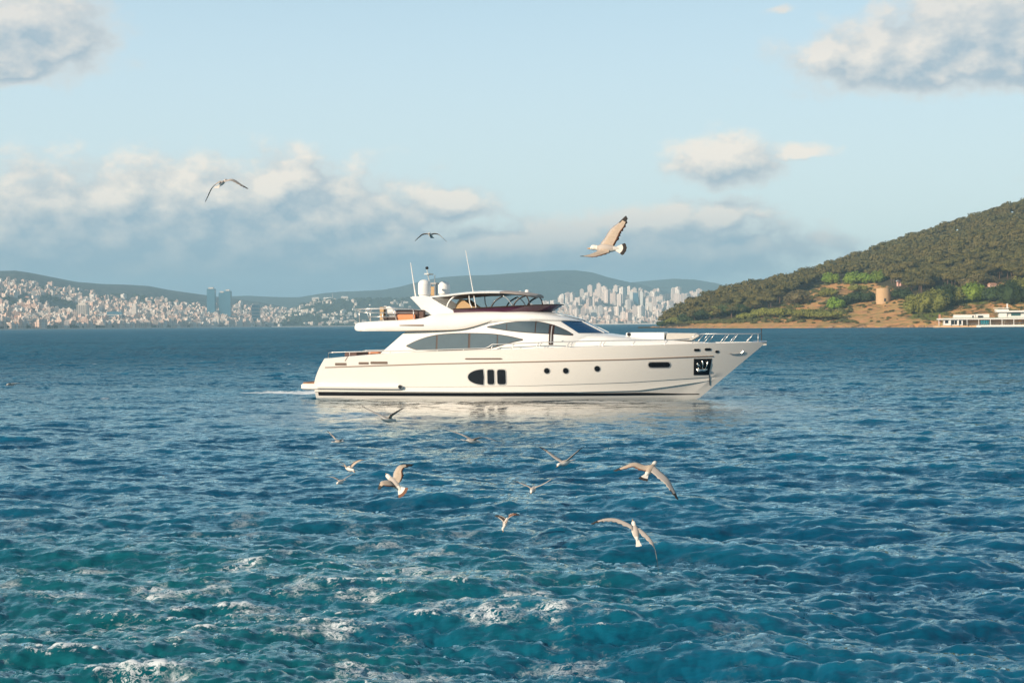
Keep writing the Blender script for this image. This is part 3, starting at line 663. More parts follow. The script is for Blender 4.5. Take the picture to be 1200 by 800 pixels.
for i in range(4):
    cm = clump_mesh('x', None, 4.8, 2.4, 300, .46, 60 + i, 5); lowp.append((np.array([tuple(v.co) for v in cm.vertices]), [tuple(p.vertices) for p in cm.polygons]))
px_at = lambda x, y: 600 + F * x / y
tspots = []
step = 9.0
for px in np.arange(752, 1350, 8.8):
    r0, dd = interp(px, isl.shore), interp(px, isl.depth); nt = int(dd / step)
    for j in range(nt + 2):
        p2 = px + rng.uniform(-4, 4); t_ = (j + rng.uniform(-.5, .5)) / nt
        if t_ < .03 or t_ > 1.03: continue
        x, y, z = isl.pt(p2, t_)
        if z < 1.2: continue
        sx, sy = proj((x, y, z)); 
        if sy > interp(sx, lowline) - 1.5 + rng.normal() * 1.6: continue
        if any(((sx - a) / b2) ** 2 + ((sy - c) / d) ** 2 < 1 for a, c, b2, d in ((1108, 340, 16, 4), (1173, 334, 22, 5), (1057, 331, 8, 3))): continue
        tspots.append((x, y, z, sx, sy, math.hypot(x, y)))
vis_t = sorted([s for s in tspots if s[3] < 1206], key=lambda s: s[5])
# the largest-showing ones: the nearest trees first
ind = vis_t[:280]; rest = vis_t[280:] + [s for s in tspots if s[3] >= 1206]
for i, (x, y, z, sx, sy, d) in enumerate(ind):
    k = int(rng.integers(7)); s1 = rng.uniform(.95, 1.6) * interp(px_at(x, y), [(750, .55), (850, .85), (1000, 1.)]); root = empty('pine_tree', (x, y, z), rng.uniform(0, 6.28)); root.scale = (s1, s1, s1 * rng.uniform(.85, 1.15))
    tag(root, 'dark olive round-crowned pine in the dense wood covering the island slope', 'pine tree', 'pines covering the island slope')
    for nm, mm, zz in (('crown', pines[k][0], 5.2), ('trunk', pines[k][1], 0)):
        o = bpy.data.objects.new(nm, mm); col.objects.link(o); o.parent = root; o.location = (0, 0, zz)
wood = MB()
for (x, y, z, sx, sy, d) in rest:
    V, Fc = lowp[int(rng.integers(4))]; a = rng.uniform(0, 6.28); s1 = rng.uniform(1.0, 1.65); s2 = s1 * rng.uniform(.8, 1.2); c, s3 = math.cos(a), math.sin(a)
    wood.add(np.stack([x + (V[:, 0] * c - V[:, 1] * s3) * s1, y + (V[:, 0] * s3 + V[:, 1] * c) * s1, z + 4.6 * s2 + V[:, 2] * s2 * 1.1], -1), Fc)
tag(wood.obj('pine_wood', pine_leaf_s), 'unbroken pine wood on the upper slope and ridge of the island', 'wood', kind='stuff')
# shrubs and single trees in the clearing
shr = [(974, 333, 8, 10, green_leaf, 'bright green bush, leftmost on the clearing above the shore'), (1001, 333, 10, 11, green_leaf, 'large bright green tree above the tan tower, left of its twin'),
 (1016, 332, 9, 10, green_leaf, 'bright green tree in the middle of the row above the tan tower'), (1031, 331, 7, 11, green_leaf, 'narrow bright green tree directly above the tan tower'),
 (1056, 351, 11, 10, deep_leaf, 'dark round bush just right of the tan tower'), (934, 357, 13, 14, brown_leaf, 'rounded brown bush on the island slope over the yellow bank'),
 (860, 370, 16, 12, deep_leaf, 'wide deep green tree low on the island slope'), (784, 374, 5, 5, deep_leaf, 'lone small dark tree at the tip of the island'),
 (1076, 368, 13, 15, olive_leaf, 'big yellow-green tree left of the white restaurant'), (1093, 367, 13, 17, olive_leaf, 'tall yellow-green tree right next to the restaurant end'),
 (1107, 361, 10, 16, deep_leaf, 'dark leafy tree behind the left end of the restaurant'), (1123, 357, 13, 13, olive_leaf, 'yellow-green tree behind the low restaurant roof'),
 (1140, 354, 14, 13, green_leaf, 'bright green tree behind the restaurant annexe'), (1156, 352, 11, 10, green_leaf, 'light green tree beside the upper restaurant storey'),
 (1170, 353, 13, 11, deep_leaf, 'dark green tree behind the upper restaurant roof'), (1187, 356, 15, 18, deep_leaf, 'large dark green tree at the right edge behind the restaurant'),
 (1199, 348, 12, 14, olive_leaf, 'pale olive tree at the right edge above the restaurant'), (1147, 337, 17, 9, brown_leaf, 'wide dull olive bush between two orange earth patches'),
 (970, 348, 10, 8, olive_leaf, 'olive bush on the yellow bank left of the tower'), (988, 357, 9, 8, deep_leaf, 'dark bush on the bank left of the tower'),
 (981, 362, 8, 10, green_leaf, 'upright green bush on the bank left of the tower'), (1008, 354, 15, 10, deep_leaf, 'wide dark bush left of the tan tower'),
 (893, 372, 10, 8, olive_leaf, 'olive bush low on the bank near the water'), (950, 372, 18, 8, olive_leaf, 'spreading yellow-green bush low on the shore bank'),
 (968, 374, 16, 7, olive_leaf, 'right and lower of two spreading yellow-green bushes on the shore bank'), (915, 371, 12, 8, olive_leaf, 'low olive bush below the brown bush'),
 (874, 374, 8, 6, olive_leaf, 'small olive bush just above the sandy cliff'), (826, 374, 12, 9, deep_leaf, 'dark green bush near the island tip'),
 (842, 371, 12, 10, olive_leaf, 'olive green bush between two dark bushes near the island tip'), (806, 378, 10, 8, deep_leaf, 'low dark bush beside the island tip'),
 (790, 380, 9, 6, olive_leaf, 'low olive shrub on the island tip'), (778, 381.5, 8, 5, deep_leaf, 'lowest dark shrub at the waterline of the island tip'), (1005, 342, 9, 6, olive_leaf, 'small olive bush under the bright green row')]
for px, py, w_, h_, mt, lab in shr:
    (x, y, z), t_ = isl.ground(px, py); d = math.hypot(x, y); rx = 1.45 * w_ / F * d; rz = (1.35 if px < 1070 else 1.7) * h_ / F * d
    root = empty('shrub' if h_ < 12 else 'broadleaf_tree', (x, y, z)); tag(root, lab, 'bush' if h_ < 12 else 'tree')
    cm = clump_mesh('crown', mt, rx, rz * .62, int(min(3000, 500 + 9 * rx * rz * 4)), .5, int(px * 7), 10, rnd=.6); o = bpy.data.objects.new('crown', cm); col.objects.link(o); o.parent = root; o.location = (0, 0, rz * .36)
    m_ = MB(); m_.tube([(0, 0, -1), (.1, 0, rz * .5)], .22, 6, .6); m_.obj('trunk', M['bark'], root)
# scrub on the bank
sc_b = MB(); sv = lowp[0]
for k in range(900):
    px = rng.uniform(790, 1200); lo = interp(px, lowline); py = rng.uniform(min(lo, 378), 379); (x, y, z), t_ = isl.ground(px, py)
    if z < 2.0 or t_ > .6: continue
    if rng.random() < .55 and 1000 < px < 1075 and py > 356: continue
    s1 = rng.uniform(.12, .5) * (1.7 if px < 1000 else 1.1); V, Fc = lowp[int(rng.integers(4))]
    sc_b.add(np.stack([x + V[:, 0] * s1, y + V[:, 1] * s1, z + .5 * s1 + V[:, 2] * s1 * 1.0], -1), Fc)
tag(sc_b.obj('scrub', leaf_mat('scrub_leaves', (.07, .085, .025), (.14, .13, .04), (.10, .10, .035), False)), 'low olive scrub dotted over the sandy bank', 'scrub', kind='stuff')
# rocks at the foot of the bank
rk = MB()
for k in range(260):
    px = rng.uniform(765, 1100); (x, y, z), t_ = isl.ground(px, 382.5 if px > 850 else 383.5); r = math.hypot(x, y)
    s1 = rng.uniform(.5, 2.3); bmc = bmesh.new(); bmesh.ops.create_icosphere(bmc, subdivisions=1, radius=1)
    A = math.atan2(x, y); rr = r + rng.uniform(-3, 9)
    rk.add([(rr * math.sin(A) + v.co.x * s1 * rng.uniform(.8, 1.6), rr * math.cos(A) + v.co.y * s1, .1 + v.co.z * s1 * rng.uniform(.5, .9)) for v in bmc.verts], [tuple(v.index for v in f.verts) for f in bmc.faces]); bmc.free()
tag(rk.obj('shore_rocks', pbr('rock', (.30, .18, .10), .9, var=.35, vscale=.4)), 'brown rocks along the waterline of the island', 'rocks', kind='stuff')
# the tan stone tower
(x, y, z), _ = isl.ground(1035, 354); d = math.hypot(x, y); rr = 8 / F * d; hh = 15.5 / F * d
e_ = empty('stone_tower', (x, y, z)); tag(e_, 'squat tan stone tower on the low headland of the island', 'tower')
stone = pbr('tan_stone', (.50, .33, .18), .9, var=.22, vscale=.9, bump=.8, bscale=2.5)
m_ = MB(); V = []; nn = 40
for k in range(nn):
    a = 2 * math.pi * k / nn; c, s1 = math.cos(a), math.sin(a); j = .12 * math.sin(5 * a) + .1 * math.sin(11 * a + 1)
    V.append([(c * r_1, s1 * r_1, z_) for r_1, z_ in ((rr * 1.03, -4), (rr * 1.0, hh * .5), (rr * .97, hh + j), (rr * .97 - 1.0, hh + j), (rr * .97 - 1.0, hh - 2.5))])
m_.grid(V, close_u=True, flip=True); m_.obj('wall', stone, e_, smooth=True, sharp=40)
m_ = MB(); m_.lathe([(0, hh - 2.4), (rr * .97 - .9, hh - 2.5)], (0, 0, 0), 30); m_.obj('floor', stone, e_)
m_ = MB(); m_.box(-.6, .6, -rr * 1.03 - .05, -rr * .9, .4, 2.6); m_.obj('door', M['dark'], e_)
# small white and pink house among the pines
(x, y, z), _ = isl.ground(1057, 334); e_ = empty('hillside_cottage', (x, y, z + .2), .5); tag(e_, 'tiny white cottage with a pink gable among the pines above the tower', 'cottage')
m_ = MB(); m_.box(-3.2, 3.2, -2.2, 2.2, -1, 2.6); m_.obj('wall', pbr('pink_wall', (.62, .36, .30), .8), e_)
m_ = MB(); m_.box(-3.8, 3.8, -2.7, 2.7, 2.6, 4.2, (-3.4, 3.4, -.2, .2)); m_.obj('roof', pbr('white_roof', (.75, .72, .68), .6), e_)
(x, y, z), _ = isl.ground(1163, 338); e_ = empty('hillside_cottage', (x, y, z + .2), .2); tag(e_, 'small pink cottage half hidden beside the right orange earth patch', 'cottage')
m_ = MB(); m_.box(-2.4, 2.4, -2, 2, -1, 2.4); m_.obj('wall', pbr('rose_wall', (.60, .38, .30), .8), e_)
m_ = MB(); m_.box(-2.8, 2.8, -2.4, 2.4, 2.4, 3.6, (-2.4, 2.4, -.2, .2)); m_.obj('roof', pbr('tile_roof', (.40, .20, .13), .8), e_)

# ------------------------------------------------------------------ the waterside restaurant
A = math.radians(azel(1150, 378)[0]); D0 = interp(1150, isl.shore) - 6
x0, y0, _ = at(1099, 378, D0)
mpp = D0 / F
rest_ = empty('waterside_restaurant', (x0, y0, 0), R_(-14)); tag(rest_, 'long white waterside restaurant with flat roof, glazed upper storey and shaded terrace', 'restaurant')
wh = pbr('white_render', (.76, .72, .66), .7, var=.06, vscale=.3); whr = pbr('pale_roof', (.66, .66, .60), .8)
def RX(px): return (px - 1096) * mpp * 1.03
LL = RX(1240)
def RZ(py, px): return CH + (375.8 - (px - 1096) * .0075 - py) * mpp
zg = 1.3
m_ = MB(); m_.box(-3, RX(1136), -1.2, 22, -2, zg - .1, (-1.5, RX(1136), .3, 22)); m_.obj('beach_terrace', pbr('sandy_ground', (.55, .36, .20), .9, var=.2, vscale=.4), rest_)
m_ = MB(); m_.box(RX(1136), LL, -1.5, 22, -2, zg); m_.box(RX(1142), LL, -3.6, -1.52, -2, zg - .35); m_.obj('quay', wh, rest_)
m_ = MB(); m_.box(RX(1140), LL, -3.75, -3.62, -1.5, .25); m_.obj('tyre_line', M['dark'], rest_)
z1 = zg + 3.4
m_ = MB(); m_.box(0, LL, -1.2, 16, z1, z1 + .75); m_.obj('roof', wh, rest_)
m_ = MB(); m_.box(RX(1102), LL, 1.2, 15, z1 + .76, z1 + 1.1); m_.obj('roof_felt', pbr('green_roof_felt', (.20, .24, .19), .9, var=.15), rest_)
warm = pbr('peach_wall', (.60, .38, .22), .8, var=.1, vscale=.3)
m_ = MB(); m_.box(RX(1102), RX(1122), 0, 10, zg, z1); m_.obj('wall', wh, rest_)
m_ = MB(); m_.box(RX(1122), LL, 6, 10, zg, z1); m_.obj('wall', warm, rest_)
for pxa, pxb in ((1103.5, 1107), (1110, 1113), (1113.4, 1116), (1118, 1120.5)):
    w1 = MB(); w1.box(RX(pxa), RX(pxb), -.08, .1, zg + (1.2 if pxa < 1105 else .5), z1 - .5); wo1 = w1.obj('window', M['frame'], rest_)
    w1 = MB(); w1.box(RX(pxa) + .15, RX(pxb) - .15, -.11, -.085, zg + (1.35 if pxa < 1105 else .65), z1 - .65); w1.obj('pane', M['dglass'], wo1)
for px in (1096.8, 1108.6, 1117, 1126, 1138, 1150, 1162, 1174, 1186, 1198, 1210, 1224):
    m_ = MB(); m_.box(RX(px), RX(px) + .32, -1.1, -.78, zg, z1); m_.obj('column', wh, rest_)
m_ = MB(); m_.box(RX(1126), LL, -1.15, -1.05, zg + .95, zg + 1.02)
for px in np.arange(1127, 1238, 2.0): m_.box(RX(px), RX(px) + .06, -1.14, -1.08, zg, zg + .95)
m_.obj('railing', M['rail'], rest_)
z2 = z1 + 1.1; z3 = z2 + 3.2
m_ = MB(); m_.box(RX(1160), RX(1168), 3, 12, z2, z3, None); m_.box(RX(1168.01), LL, 3.4, 12, z2, z2 + .8); m_.box(RX(1168.01), LL, 4, 12, z2 + .81, z3); m_.obj('upper_wall', wh, rest_)
for pxa, pxb in ((1172, 1182.5), (1186, 1195), (1198, 1208)):
    w1 = MB(); w1.box(RX(pxa), RX(pxb), 3.85, 3.99, z2 + .7, z3 - .2); wo1 = w1.obj('window', wh, rest_)
    w1 = MB(); w1.box(RX(pxa) + .2, RX(pxb) - .2, 3.8, 3.845, z2 + .9, z3 - .4); w1.obj('pane', pbr('green_glass', (.05, .12, .12), .15), wo1)
m_ = MB(); m_.box(RX(1157), LL, 1.6, 13, z3, z3 + .9); m_.obj('upper_roof', wh, rest_)
m_ = MB(); m_.box(RX(1156), RX(1170), 4, 10, z3 + .91, z3 + 1.7); m_.box(RX(1155), RX(1170.5), 3.5, 10.5, z3 + 2.3, z3 + 2.6); m_.box(RX(1168), RX(1169.3), 5, 6, z3 + .91, z3 + 5.2); m_.obj('roof_cabin', wh, rest_)
m_ = MB(); m_.box(RX(1113), RX(1137), 10.5, 19, z1, z1 + 3.0, (RX(1114), RX(1136), 10.5, 19)); m_.box(RX(1137.01), RX(1151), 11, 19, z1, z1 + 3.3); m_.obj('annexe', wh, rest_)
for pxa, pxb in ((1133, 1134.5), (1139, 1144)): m_ = MB(); m_.box(RX(pxa), RX(pxb), 10.3, 10.45 if pxa < 1136 else 10.97, z1 + 1.2, z1 + 2.4); m_.obj('window', M['dark'], rest_)
m_ = MB(); m_.box(RX(1097.5), RX(1100.5), 12, 14, z1 - 2, z1 + 3.4, (RX(1098), RX(1100), 12.3, 13.7)); m_.obj('chimney', pbr('brick', (.42, .20, .13), .9), rest_)
def on_rest(o, lab, cat, gr=None): o.location = rest_.location; o.rotation_euler = rest_.rotation_euler; tag(o, lab, cat, gr)
m_ = MB(); V = [[(RX(1140 + 9 * u), -.6 + 1.5 * v + .2 * math.sin(u * 21), zg + 2.9 - 2.7 * u * 0 - 2.6 * v + .12 * math.sin(u * 30)) for v in np.linspace(0, 1, 6)] for u in np.linspace(0, 1, 16)]
m_.grid(V); m_.grid([[(p[0], p[1] + .12, p[2]) for p in r] for r in V], flip=True); on_rest(m_.obj('awning', pbr('teal_canvas', (.02, .20, .25), .7, var=.2, vscale=1.)), 'teal canvas awning hanging on the restaurant terrace', 'awning')
for i, px in enumerate((1130, 1155, 1160, 1166, 1171, 1177, 1183, 1189, 1195)):
    e2 = empty('terrace_table'); on_rest(e2, 'dark table on the shaded restaurant terrace', 'table', 'tables on the restaurant terrace'); e2.location = rest_.matrix_world @ Vector((0, 0, 0)) if False else Vector(rest_.location) + Matrix.Rotation(R_(-14), 3, 'Z') @ Vector((RX(px), .9, zg))
    m_ = MB(); m_.box(-.8, .8, -.5, .5, .72, .80); m_.obj('tabletop', M['frame'], e2); m_ = MB(); m_.box(-.1, .1, -.1, .1, 0, .72); m_.box(-.4, .4, -.3, .3, 0, .05); m_.obj('pedestal', M['frame'], e2)
for i, (px, c, lb) in enumerate(((1165, (.70, .62, .5), 'closed cream sunshade on the terrace, left of the orange one'), (1181, (.55, .25, .06), 'orange sunshade on the restaurant terrace'))):
    e2 = empty('sunshade'); on_rest(e2, lb, 'sunshade'); e2.location = Vector(rest_.location) + Matrix.Rotation(R_(-14), 3, 'Z') @ Vector((RX(px), 1.8, zg))
    m_ = MB(); m_.lathe([(0.02, 2.9), (1.3, 2.3), (1.28, 2.26), (.02, 2.8)], (0, 0, 0), 12); m_.obj('canopy', pbr('shade_cloth', c, .8), e2); m_ = MB(); m_.tube([(0, 0, 0), (0, 0, 2.85)], .05); m_.obj('pole', M['rail'], e2)

# ------------------------------------------------------------------ the motor yacht
YAW = R_(-13); YO = Vector((0.66, 80.2, 0)) - 13.5 * Vector((math.cos(YAW), math.sin(YAW), 0))
yacht = empty('motor_yacht', YO, YAW)
tag(yacht, 'long white three-deck motor yacht with dark windows, crossing the blue water', 'yacht')
cl = lambda a, lo=0., hi=1.: max(lo, min(hi, a))
sst = lambda a: cl(a) ** 2 * (3 - 2 * cl(a))
def stem_x(z): return 23.37 + z * 1.195 if z >= 0 else 23.37 + z * 2.2
def hb(x, z):                                   # hull half breadth
    s = cl((x - 10.5) / (stem_x(z) - 10.5)); zz = cl(z / 3., 0, 1.05); p = 1.85 + 1.0 * zz
    B = 2.72 + .22 * sst((z + .2) / .7) + .20 * zz
    if z < 0: B = 2.72 * math.sqrt(max(0, 1 + z / 1.0)) if z > -.98 else 0.05
    return B * (1 - s ** p) * (1 - .045 * cl((7 - x) / 6) ** 2)
sheer_t = [(1.5, 2.2), (3.0, 2.27), (5.8, 2.50), (8, 2.60), (12.3, 2.71), (15.4, 2.79), (20.9, 2.93), (23.6, 3.0), (27, 3.03)]
rub_t = [(2, 1.72), (2.6, 1.74), (8.7, 1.93), (15.4, 2.06), (19.7, 2.14), (23.1, 2.25), (26.2, 2.33)]
chine_t = [(2, .40), (14, .38), (17, .37), (20.2, .43), (21.8, .63), (24.6, 1.02)]
knuck_t = [(2, .66), (10, .68), (14.3, .74), (19.7, .89), (24.1, 1.14), (24.8, 1.2)]
def xt(z): return 2.06 if z < .87 else 2.06 + .22 * (z - .87) + .20 * (z - .87) ** 2
rows = [('k', None)]
def zrow(kind, x):
    c = interp(x, chine_t); k = interp(x, knuck_t); r = interp(x, rub_t); s = interp(x, sheer_t)
    return {'b1': -.7, 'b2': -.3, 'w0': 0., 'w1': .12, 'c0': c, 'c1': c + .025, 'm1': c * .5 + k * .5, 'k0': k, 'k1': k + .02, 'm2': k * .75 + r * .25, 'm3': k * .5 + r * .5, 'm4': k * .25 + r * .75, 'r0': r, 'r1': r + .05, 'n1': (r + s) / 2, 's0': s - .03, 's1': s}[kind]
order = ['b1', 'b2', 'w0', 'w1', 'c0', 'c1', 'm1', 'k0', 'k1', 'm2', 'm3', 'm4', 'r0', 'r1', 'n1', 's0', 's1']
NX = 110
def hull_row(kind):
    xe = 24.
    for _ in range(12): xe = stem_x(zrow(kind, xe))
    out = []
    for i in range(NX + 1):
        u = i / NX; u = u * .55 + .45 * (1 - (1 - u) ** 1.6) if True else u
        x = 2.2 + u * (xe - 2.2); z = zrow(kind, x); x = xt(z) + u * (xe - xt(z)); z = zrow(kind, x)
        y = hb(x, z)
        if kind in ('c0', 'w0', 'w1', 'b2'): y = max(0., y - .07 * sst((stem_x(z) - x) / 1.5))
        if kind in ('k0',): y = max(0., y - .045 * sst((stem_x(z) - x) / 1.2))
        if kind in ('m1',): y = max(0., y - .03 * sst((stem_x(z) - x) / 1.2))
        if kind == 's0': y += .0
        if i == NX: y = 0.0
        out.append((x, y, z))
    return out
HR = [hull_row(k) for k in order]
keel = [(2.2 + (stem_x(-.98) - 2.2) * i / NX, 0, -.98) for i in range(NX + 1)]
depth = lambda x: .62 if x < 17 else .62 - .45 * sst((x - 17) / 4)
inn0 = [(x, max(0, y - .10 if y > .1 else 0), z + .02) for x, y, z in HR[-1]]
inn1 = [(x, max(0, y - .13 if y > .13 else 0), z - depth(x)) for x, y, z in HR[-1]]
half = [keel] + HR + [inn0, inn1]
m_ = MB()
side_n = [[(x, -y, z) for x, y, z in r] for r in half]; side_f = [[(x, y, z) for x, y, z in r] for r in half]
m_.grid(side_n, flip=True); m_.grid(side_f)
nrw = len(half) - 2
tr_v = [side_n[i][0] for i in range(nrw)] + [side_f[i][0] for i in range(nrw)]
m_.add(tr_v, [(i, i + nrw, i + 1 + nrw, i + 1) for i in range(nrw - 1)])
hull = m_.obj('hull', M['gel'], yacht, smooth=True, sharp=28)
m_ = MB(); m_.grid([[(x, -y, z + .003) for x, y, z in inn1], [(x, y, z + .003) for x, y, z in inn1]], flip=False); m_.obj('deck', M['gel_s'], yacht)
def ribbon(name, tab0, tab1, mat, xa, xb, off=.012, parent=hull, nx=90, endtaper=0):
    """thin strip on both topsides between two height curves"""
    for_ = MB()
    for sgn in (-1, 1):
        P_ = []
        for i in range(nx + 1):
            x = xa + (xb - xa) * i / nx; z0, z1 = tab0(x), tab1(x)
            P_.append([(x, sgn * (hb(x, z) + o_), z) for z, o_ in ((z0, -.03), (z0, off), (z1, off), (z1, -.03))])
        for_.grid(P_, flip=(sgn > 0))
    return for_.obj(name, mat, parent, smooth=False)
ribbon('rub_rail', lambda x: interp(x, rub_t) - .005, lambda x: interp(x, rub_t) + .05, M['line'], 2.75, 24.2, .03)
# black boot stripe sits on the lower strake
m_ = MB()
for sgn in (-1, 1):
    P_ = []
    for i in range(91):
        x = 2.25 + (23.35 - 2.25) * i / 90; s2 = .07 * sst((stem_x(.2) - x) / 1.5)
        P_.append([(x, sgn * (hb(x, z) - s2 + o_), z) for z, o_ in ((.18, -.03), (.18, .014), (interp(x, chine_t) - .03 if x < 17 else .33 - .10 * sst((x - 20) / 3.2), .014), (interp(x, chine_t) - .03 if x < 17 else .33 - .10 * sst((x - 20) / 3.2), -.03))])
    m_.grid(P_, flip=(sgn > 0))
m_.obj('boot_stripe', M['black'], hull)
m_ = MB(); m_.tube([(24.3, -.42, .5)] * 1 + [(24.2, -.3, .9)], .001, 4)
# patches that follow a side surface; outline = top and bottom curve over x
def patch(name, surf, xs, top, bot, mat, parent, off=.015, thick=.03, nx=28, nz=5, mb=None):
    m_ = mb or MB(); P_ = []
    for i in range(nx + 1):
        x = xs[0] + (xs[1] - xs[0]) * i / nx; a, b_ = bot(x), top(x)
        if b_ < a + .004: b_ = a + .004
        col_ = [(x, surf(x, a) + thick * 0 , a)]
        col_ += [(x, surf(x, a + (b_ - a) * j / nz) - off, a + (b_ - a) * j / nz) for j in range(nz + 1)]
        col_ += [(x, surf(x, b_), b_)]
        P_.append(col_)
    m_.grid(P_, flip=True)
    for e0, fl in ((P_[0], False), (P_[-1], True)):
        inner = [(p[0], surf(p[0], p[2]) + .0, p[2]) for p in e0]
        m_.grid([inner, e0], flip=True if not fl else False)
    return m_.obj(name, mat, parent) if mb is None else m_
hs_ = lambda x, z: -hb(x, z)
def rr_top(x0, x1, z0, z1, r, sh=0):             # rounded rectangle outline as functions of x
    def edge(x):
        d = 0
        if x < x0 + r: d = r - math.sqrt(max(0, r * r - (x0 + r - x) ** 2))
        elif x > x1 - r: d = r - math.sqrt(max(0, r * r - (x - x1 + r) ** 2))
        return d
    return (lambda x: z1 - edge(x)), (lambda x: z0 + edge(x))
def hull_window(name, x0, x1, z0, z1, r, mat=None, rim=.05, surf=hs_):
    tp, bt = rr_top(x0 - rim, x1 + rim, z0 - rim, z1 + rim, r + rim); f = patch(name, surf, (x0 - rim, x1 + rim), tp, bt, M['seal'], hull, .016)
    tp, bt = rr_top(x0, x1, z0, z1, r); patch('pane', surf, (x0, x1), tp, bt, mat or M['dglass'], f, .026)
    return f
# D shaped window + two upright ones
def dtop(g): return lambda x: 1.235 + (.42 + g) * math.sqrt(cl(1 - ((11.93 - x) / (.90 + g)) ** 2)) * (1 if x < 11.93 else cl((11.93 + g - x) / .08) ** .3)
def dbot(g): return lambda x: 2.47 - dtop(g)(x)
f = patch('hull_window', hs_, (11.93 - .90 - .05, 11.93 + .05), dtop(.05), dbot(.05), M['seal'], hull, .016); patch('pane', hs_, (11.03, 11.93), dtop(0.), dbot(0.), M['dglass'], f, .026)
hull_window('hull_window', 12.13, 12.50, .84, 1.64, .10); hull_window('hull_window', 12.68, 13.14, .84, 1.64, .12)
for xc, zc in ((15.40, 1.57), (16.42, 1.57), (18.10, 1.67)): hull_window('porthole', xc - .145, xc + .145, zc - .145, zc + .145, .144, rim=.035)
hull_window('oval_window', 20.80, 21.93, 1.72, 1.99, .13, rim=.05)
for x0, x1, z in ((23.22, 23.52, 2.64), (23.78, 24.10, 2.67), (24.32, 24.50, 2.54)): hull_window('fairlead', x0, x1, z - .06, z + .06, .058, rim=.03)
for x0, x1, z0, z1 in ((3.36, 4.02, 1.88, 2.02), (4.76, 5.34, 1.94, 2.06), (5.46, 6.44, 1.96, 2.09)):
    hull_window('air_vent', x0, x1, z0, z1, .02, M['grille'], rim=.015)
hull_window('air_slot', 10.88, 12.98, 2.20, 2.27, .03, M['grille'], rim=.012)
# chrome mooring bitt on the bow
m_ = MB(); yb = lambda x, z: -hb(x, z) - .05
m_.tube([(25.05, yb(25.05, 2.44), 2.44), (25.25, yb(25.25, 2.40), 2.40), (25.65, yb(25.65, 2.44), 2.44), (25.78, yb(25.78, 2.56), 2.56)], .022, 8); m_.obj('mooring_rail', M['rail'], hull)
# anchor pocket with the steel anchor
m_ = MB(); skew = lambda x, z: x
def pk(u, v, o_=.02):
    x = 23.12 + u * 1.0 + v * .06 * (1 - u) - (1 - v) * .20 * u; z = 1.27 + v * .90; return (x, -hb(x, z) - o_, z)
m_.grid([[pk(u, v) for v in np.linspace(0, 1, 8)] for u in np.linspace(0, 1, 8)], flip=True)
for edge in ([(u, 0) for u in np.linspace(0, 1, 8)], [(u, 1) for u in np.linspace(0, 1, 8)], [(0, v) for v in np.linspace(0, 1, 8)], [(1, v) for v in np.linspace(0, 1, 8)]):
    m_.grid([[pk(u, v, .02) for u, v in edge], [pk(u, v, -.02) for u, v in edge]])
pocket = m_.obj('anchor_pocket', M['black'], hull)
anc = MB()
def T3(u, v, o_=.07): return pk(u, v, o_)
anc.tube([T3(.5, .86), T3(.55, .55), T3(.52, .36)], .035, 8)
anc.tube([T3(.22, .74), T3(.28, .50), T3(.34, .36)], .035, 8); anc.tube([T3(.80, .82), T3(.78, .55), T3(.70, .36)], .035, 8)
anc.tube([T3(.16, .33, .08), T3(.50, .30, .10), T3(.84, .33, .08)], .055, 8); anc.tube([T3(.28, .64), T3(.42, .52)], .028, 6); anc.tube([T3(.22, .24, .09), T3(.74, .25, .09)], .03, 6)
anc.obj('anchor', M['chrome'], pocket, smooth=True)
m_ = MB(); m_.tube([(23.93, -hb(23.93, z) - .005, z) for z in np.linspace(.70, 1.3, 6)], .02, 6); m_.obj('anchor_groove', M['black'], hull)
# swim platform and the moulding that runs forward from it
def rounded_plate(x0, x1, w0, w1, z0, z1, rc, n_=10):
    ring = []
    for sgn in (-1, 1):
        pts = [(x1, sgn * w1)] + [(x0 + rc - rc * math.sin(a), sgn * (w0 - rc + rc * math.cos(a))) for a in np.linspace(0, math.pi / 2, n_)]
        ring.append(pts)
    loop = ring[0] + ring[1][::-1]; m_ = MB(); k = len(loop); b_ = .07
    def off(l, d): cx = (x0 + x1) / 2; return [(x + (d if x < cx else 0), y - math.copysign(d, y)) for x, y in l]
    lay = [(z0, off(loop, b_)), (z0 + b_, loop), (z1 - b_, loop), (z1, off(loop, b_))]
    V = [(x, y, z) for z, l in lay for x, y in l]
    Fc = [(i * k + j, i * k + (j + 1) % k, (i + 1) * k + (j + 1) % k, (i + 1) * k + j) for i in range(3) for j in range(k)]
    Fc += [tuple(range(k))[::-1], tuple(range(3 * k, 4 * k))]; return m_.add(V, Fc)
plat = rounded_plate(1.12, 2.6, 2.92, 2.98, .50, .84, .5).obj('swim_platform', M['gel'], yacht, smooth=True, sharp=35)
rounded_plate(1.22, 2.45, 2.80, 2.66, .842, .875, .42).obj('teak_decking', M['teak'], plat)
m_ = MB(); P_ = []
for i in range(49):
    x = 2.3 + (7.35 - 2.3) * i / 48; e_ = math.sqrt(cl((7.35 - x) / .22)); zc = .70 - .025 * (x - 2.3) / 5; hh = (.16 + .0 * x) * e_ + .001
    P_.append([(x, -hb(x, zc) + .05, zc - hh)] + [(x, -hb(x, zc) + .03 - (.19 * e_) * math.cos(a) ** .6, zc + hh * math.sin(a)) for a in np.linspace(-1.45, 1.45, 9)] + [(x, -hb(x, zc) + .05, zc + hh)])
m_.grid(P_, flip=True); m_.obj('side_moulding', M['gel'], plat, smooth=True)
m_ = MB(); V = [(7.17, -hb(7.1, .7) - .175, .70)] + [(7.17 + .10 * math.cos(a), -hb(7.1, .7) - .172, .70 + .10 * math.sin(a)) for a in np.linspace(0, 6.283, 17)[:-1]]
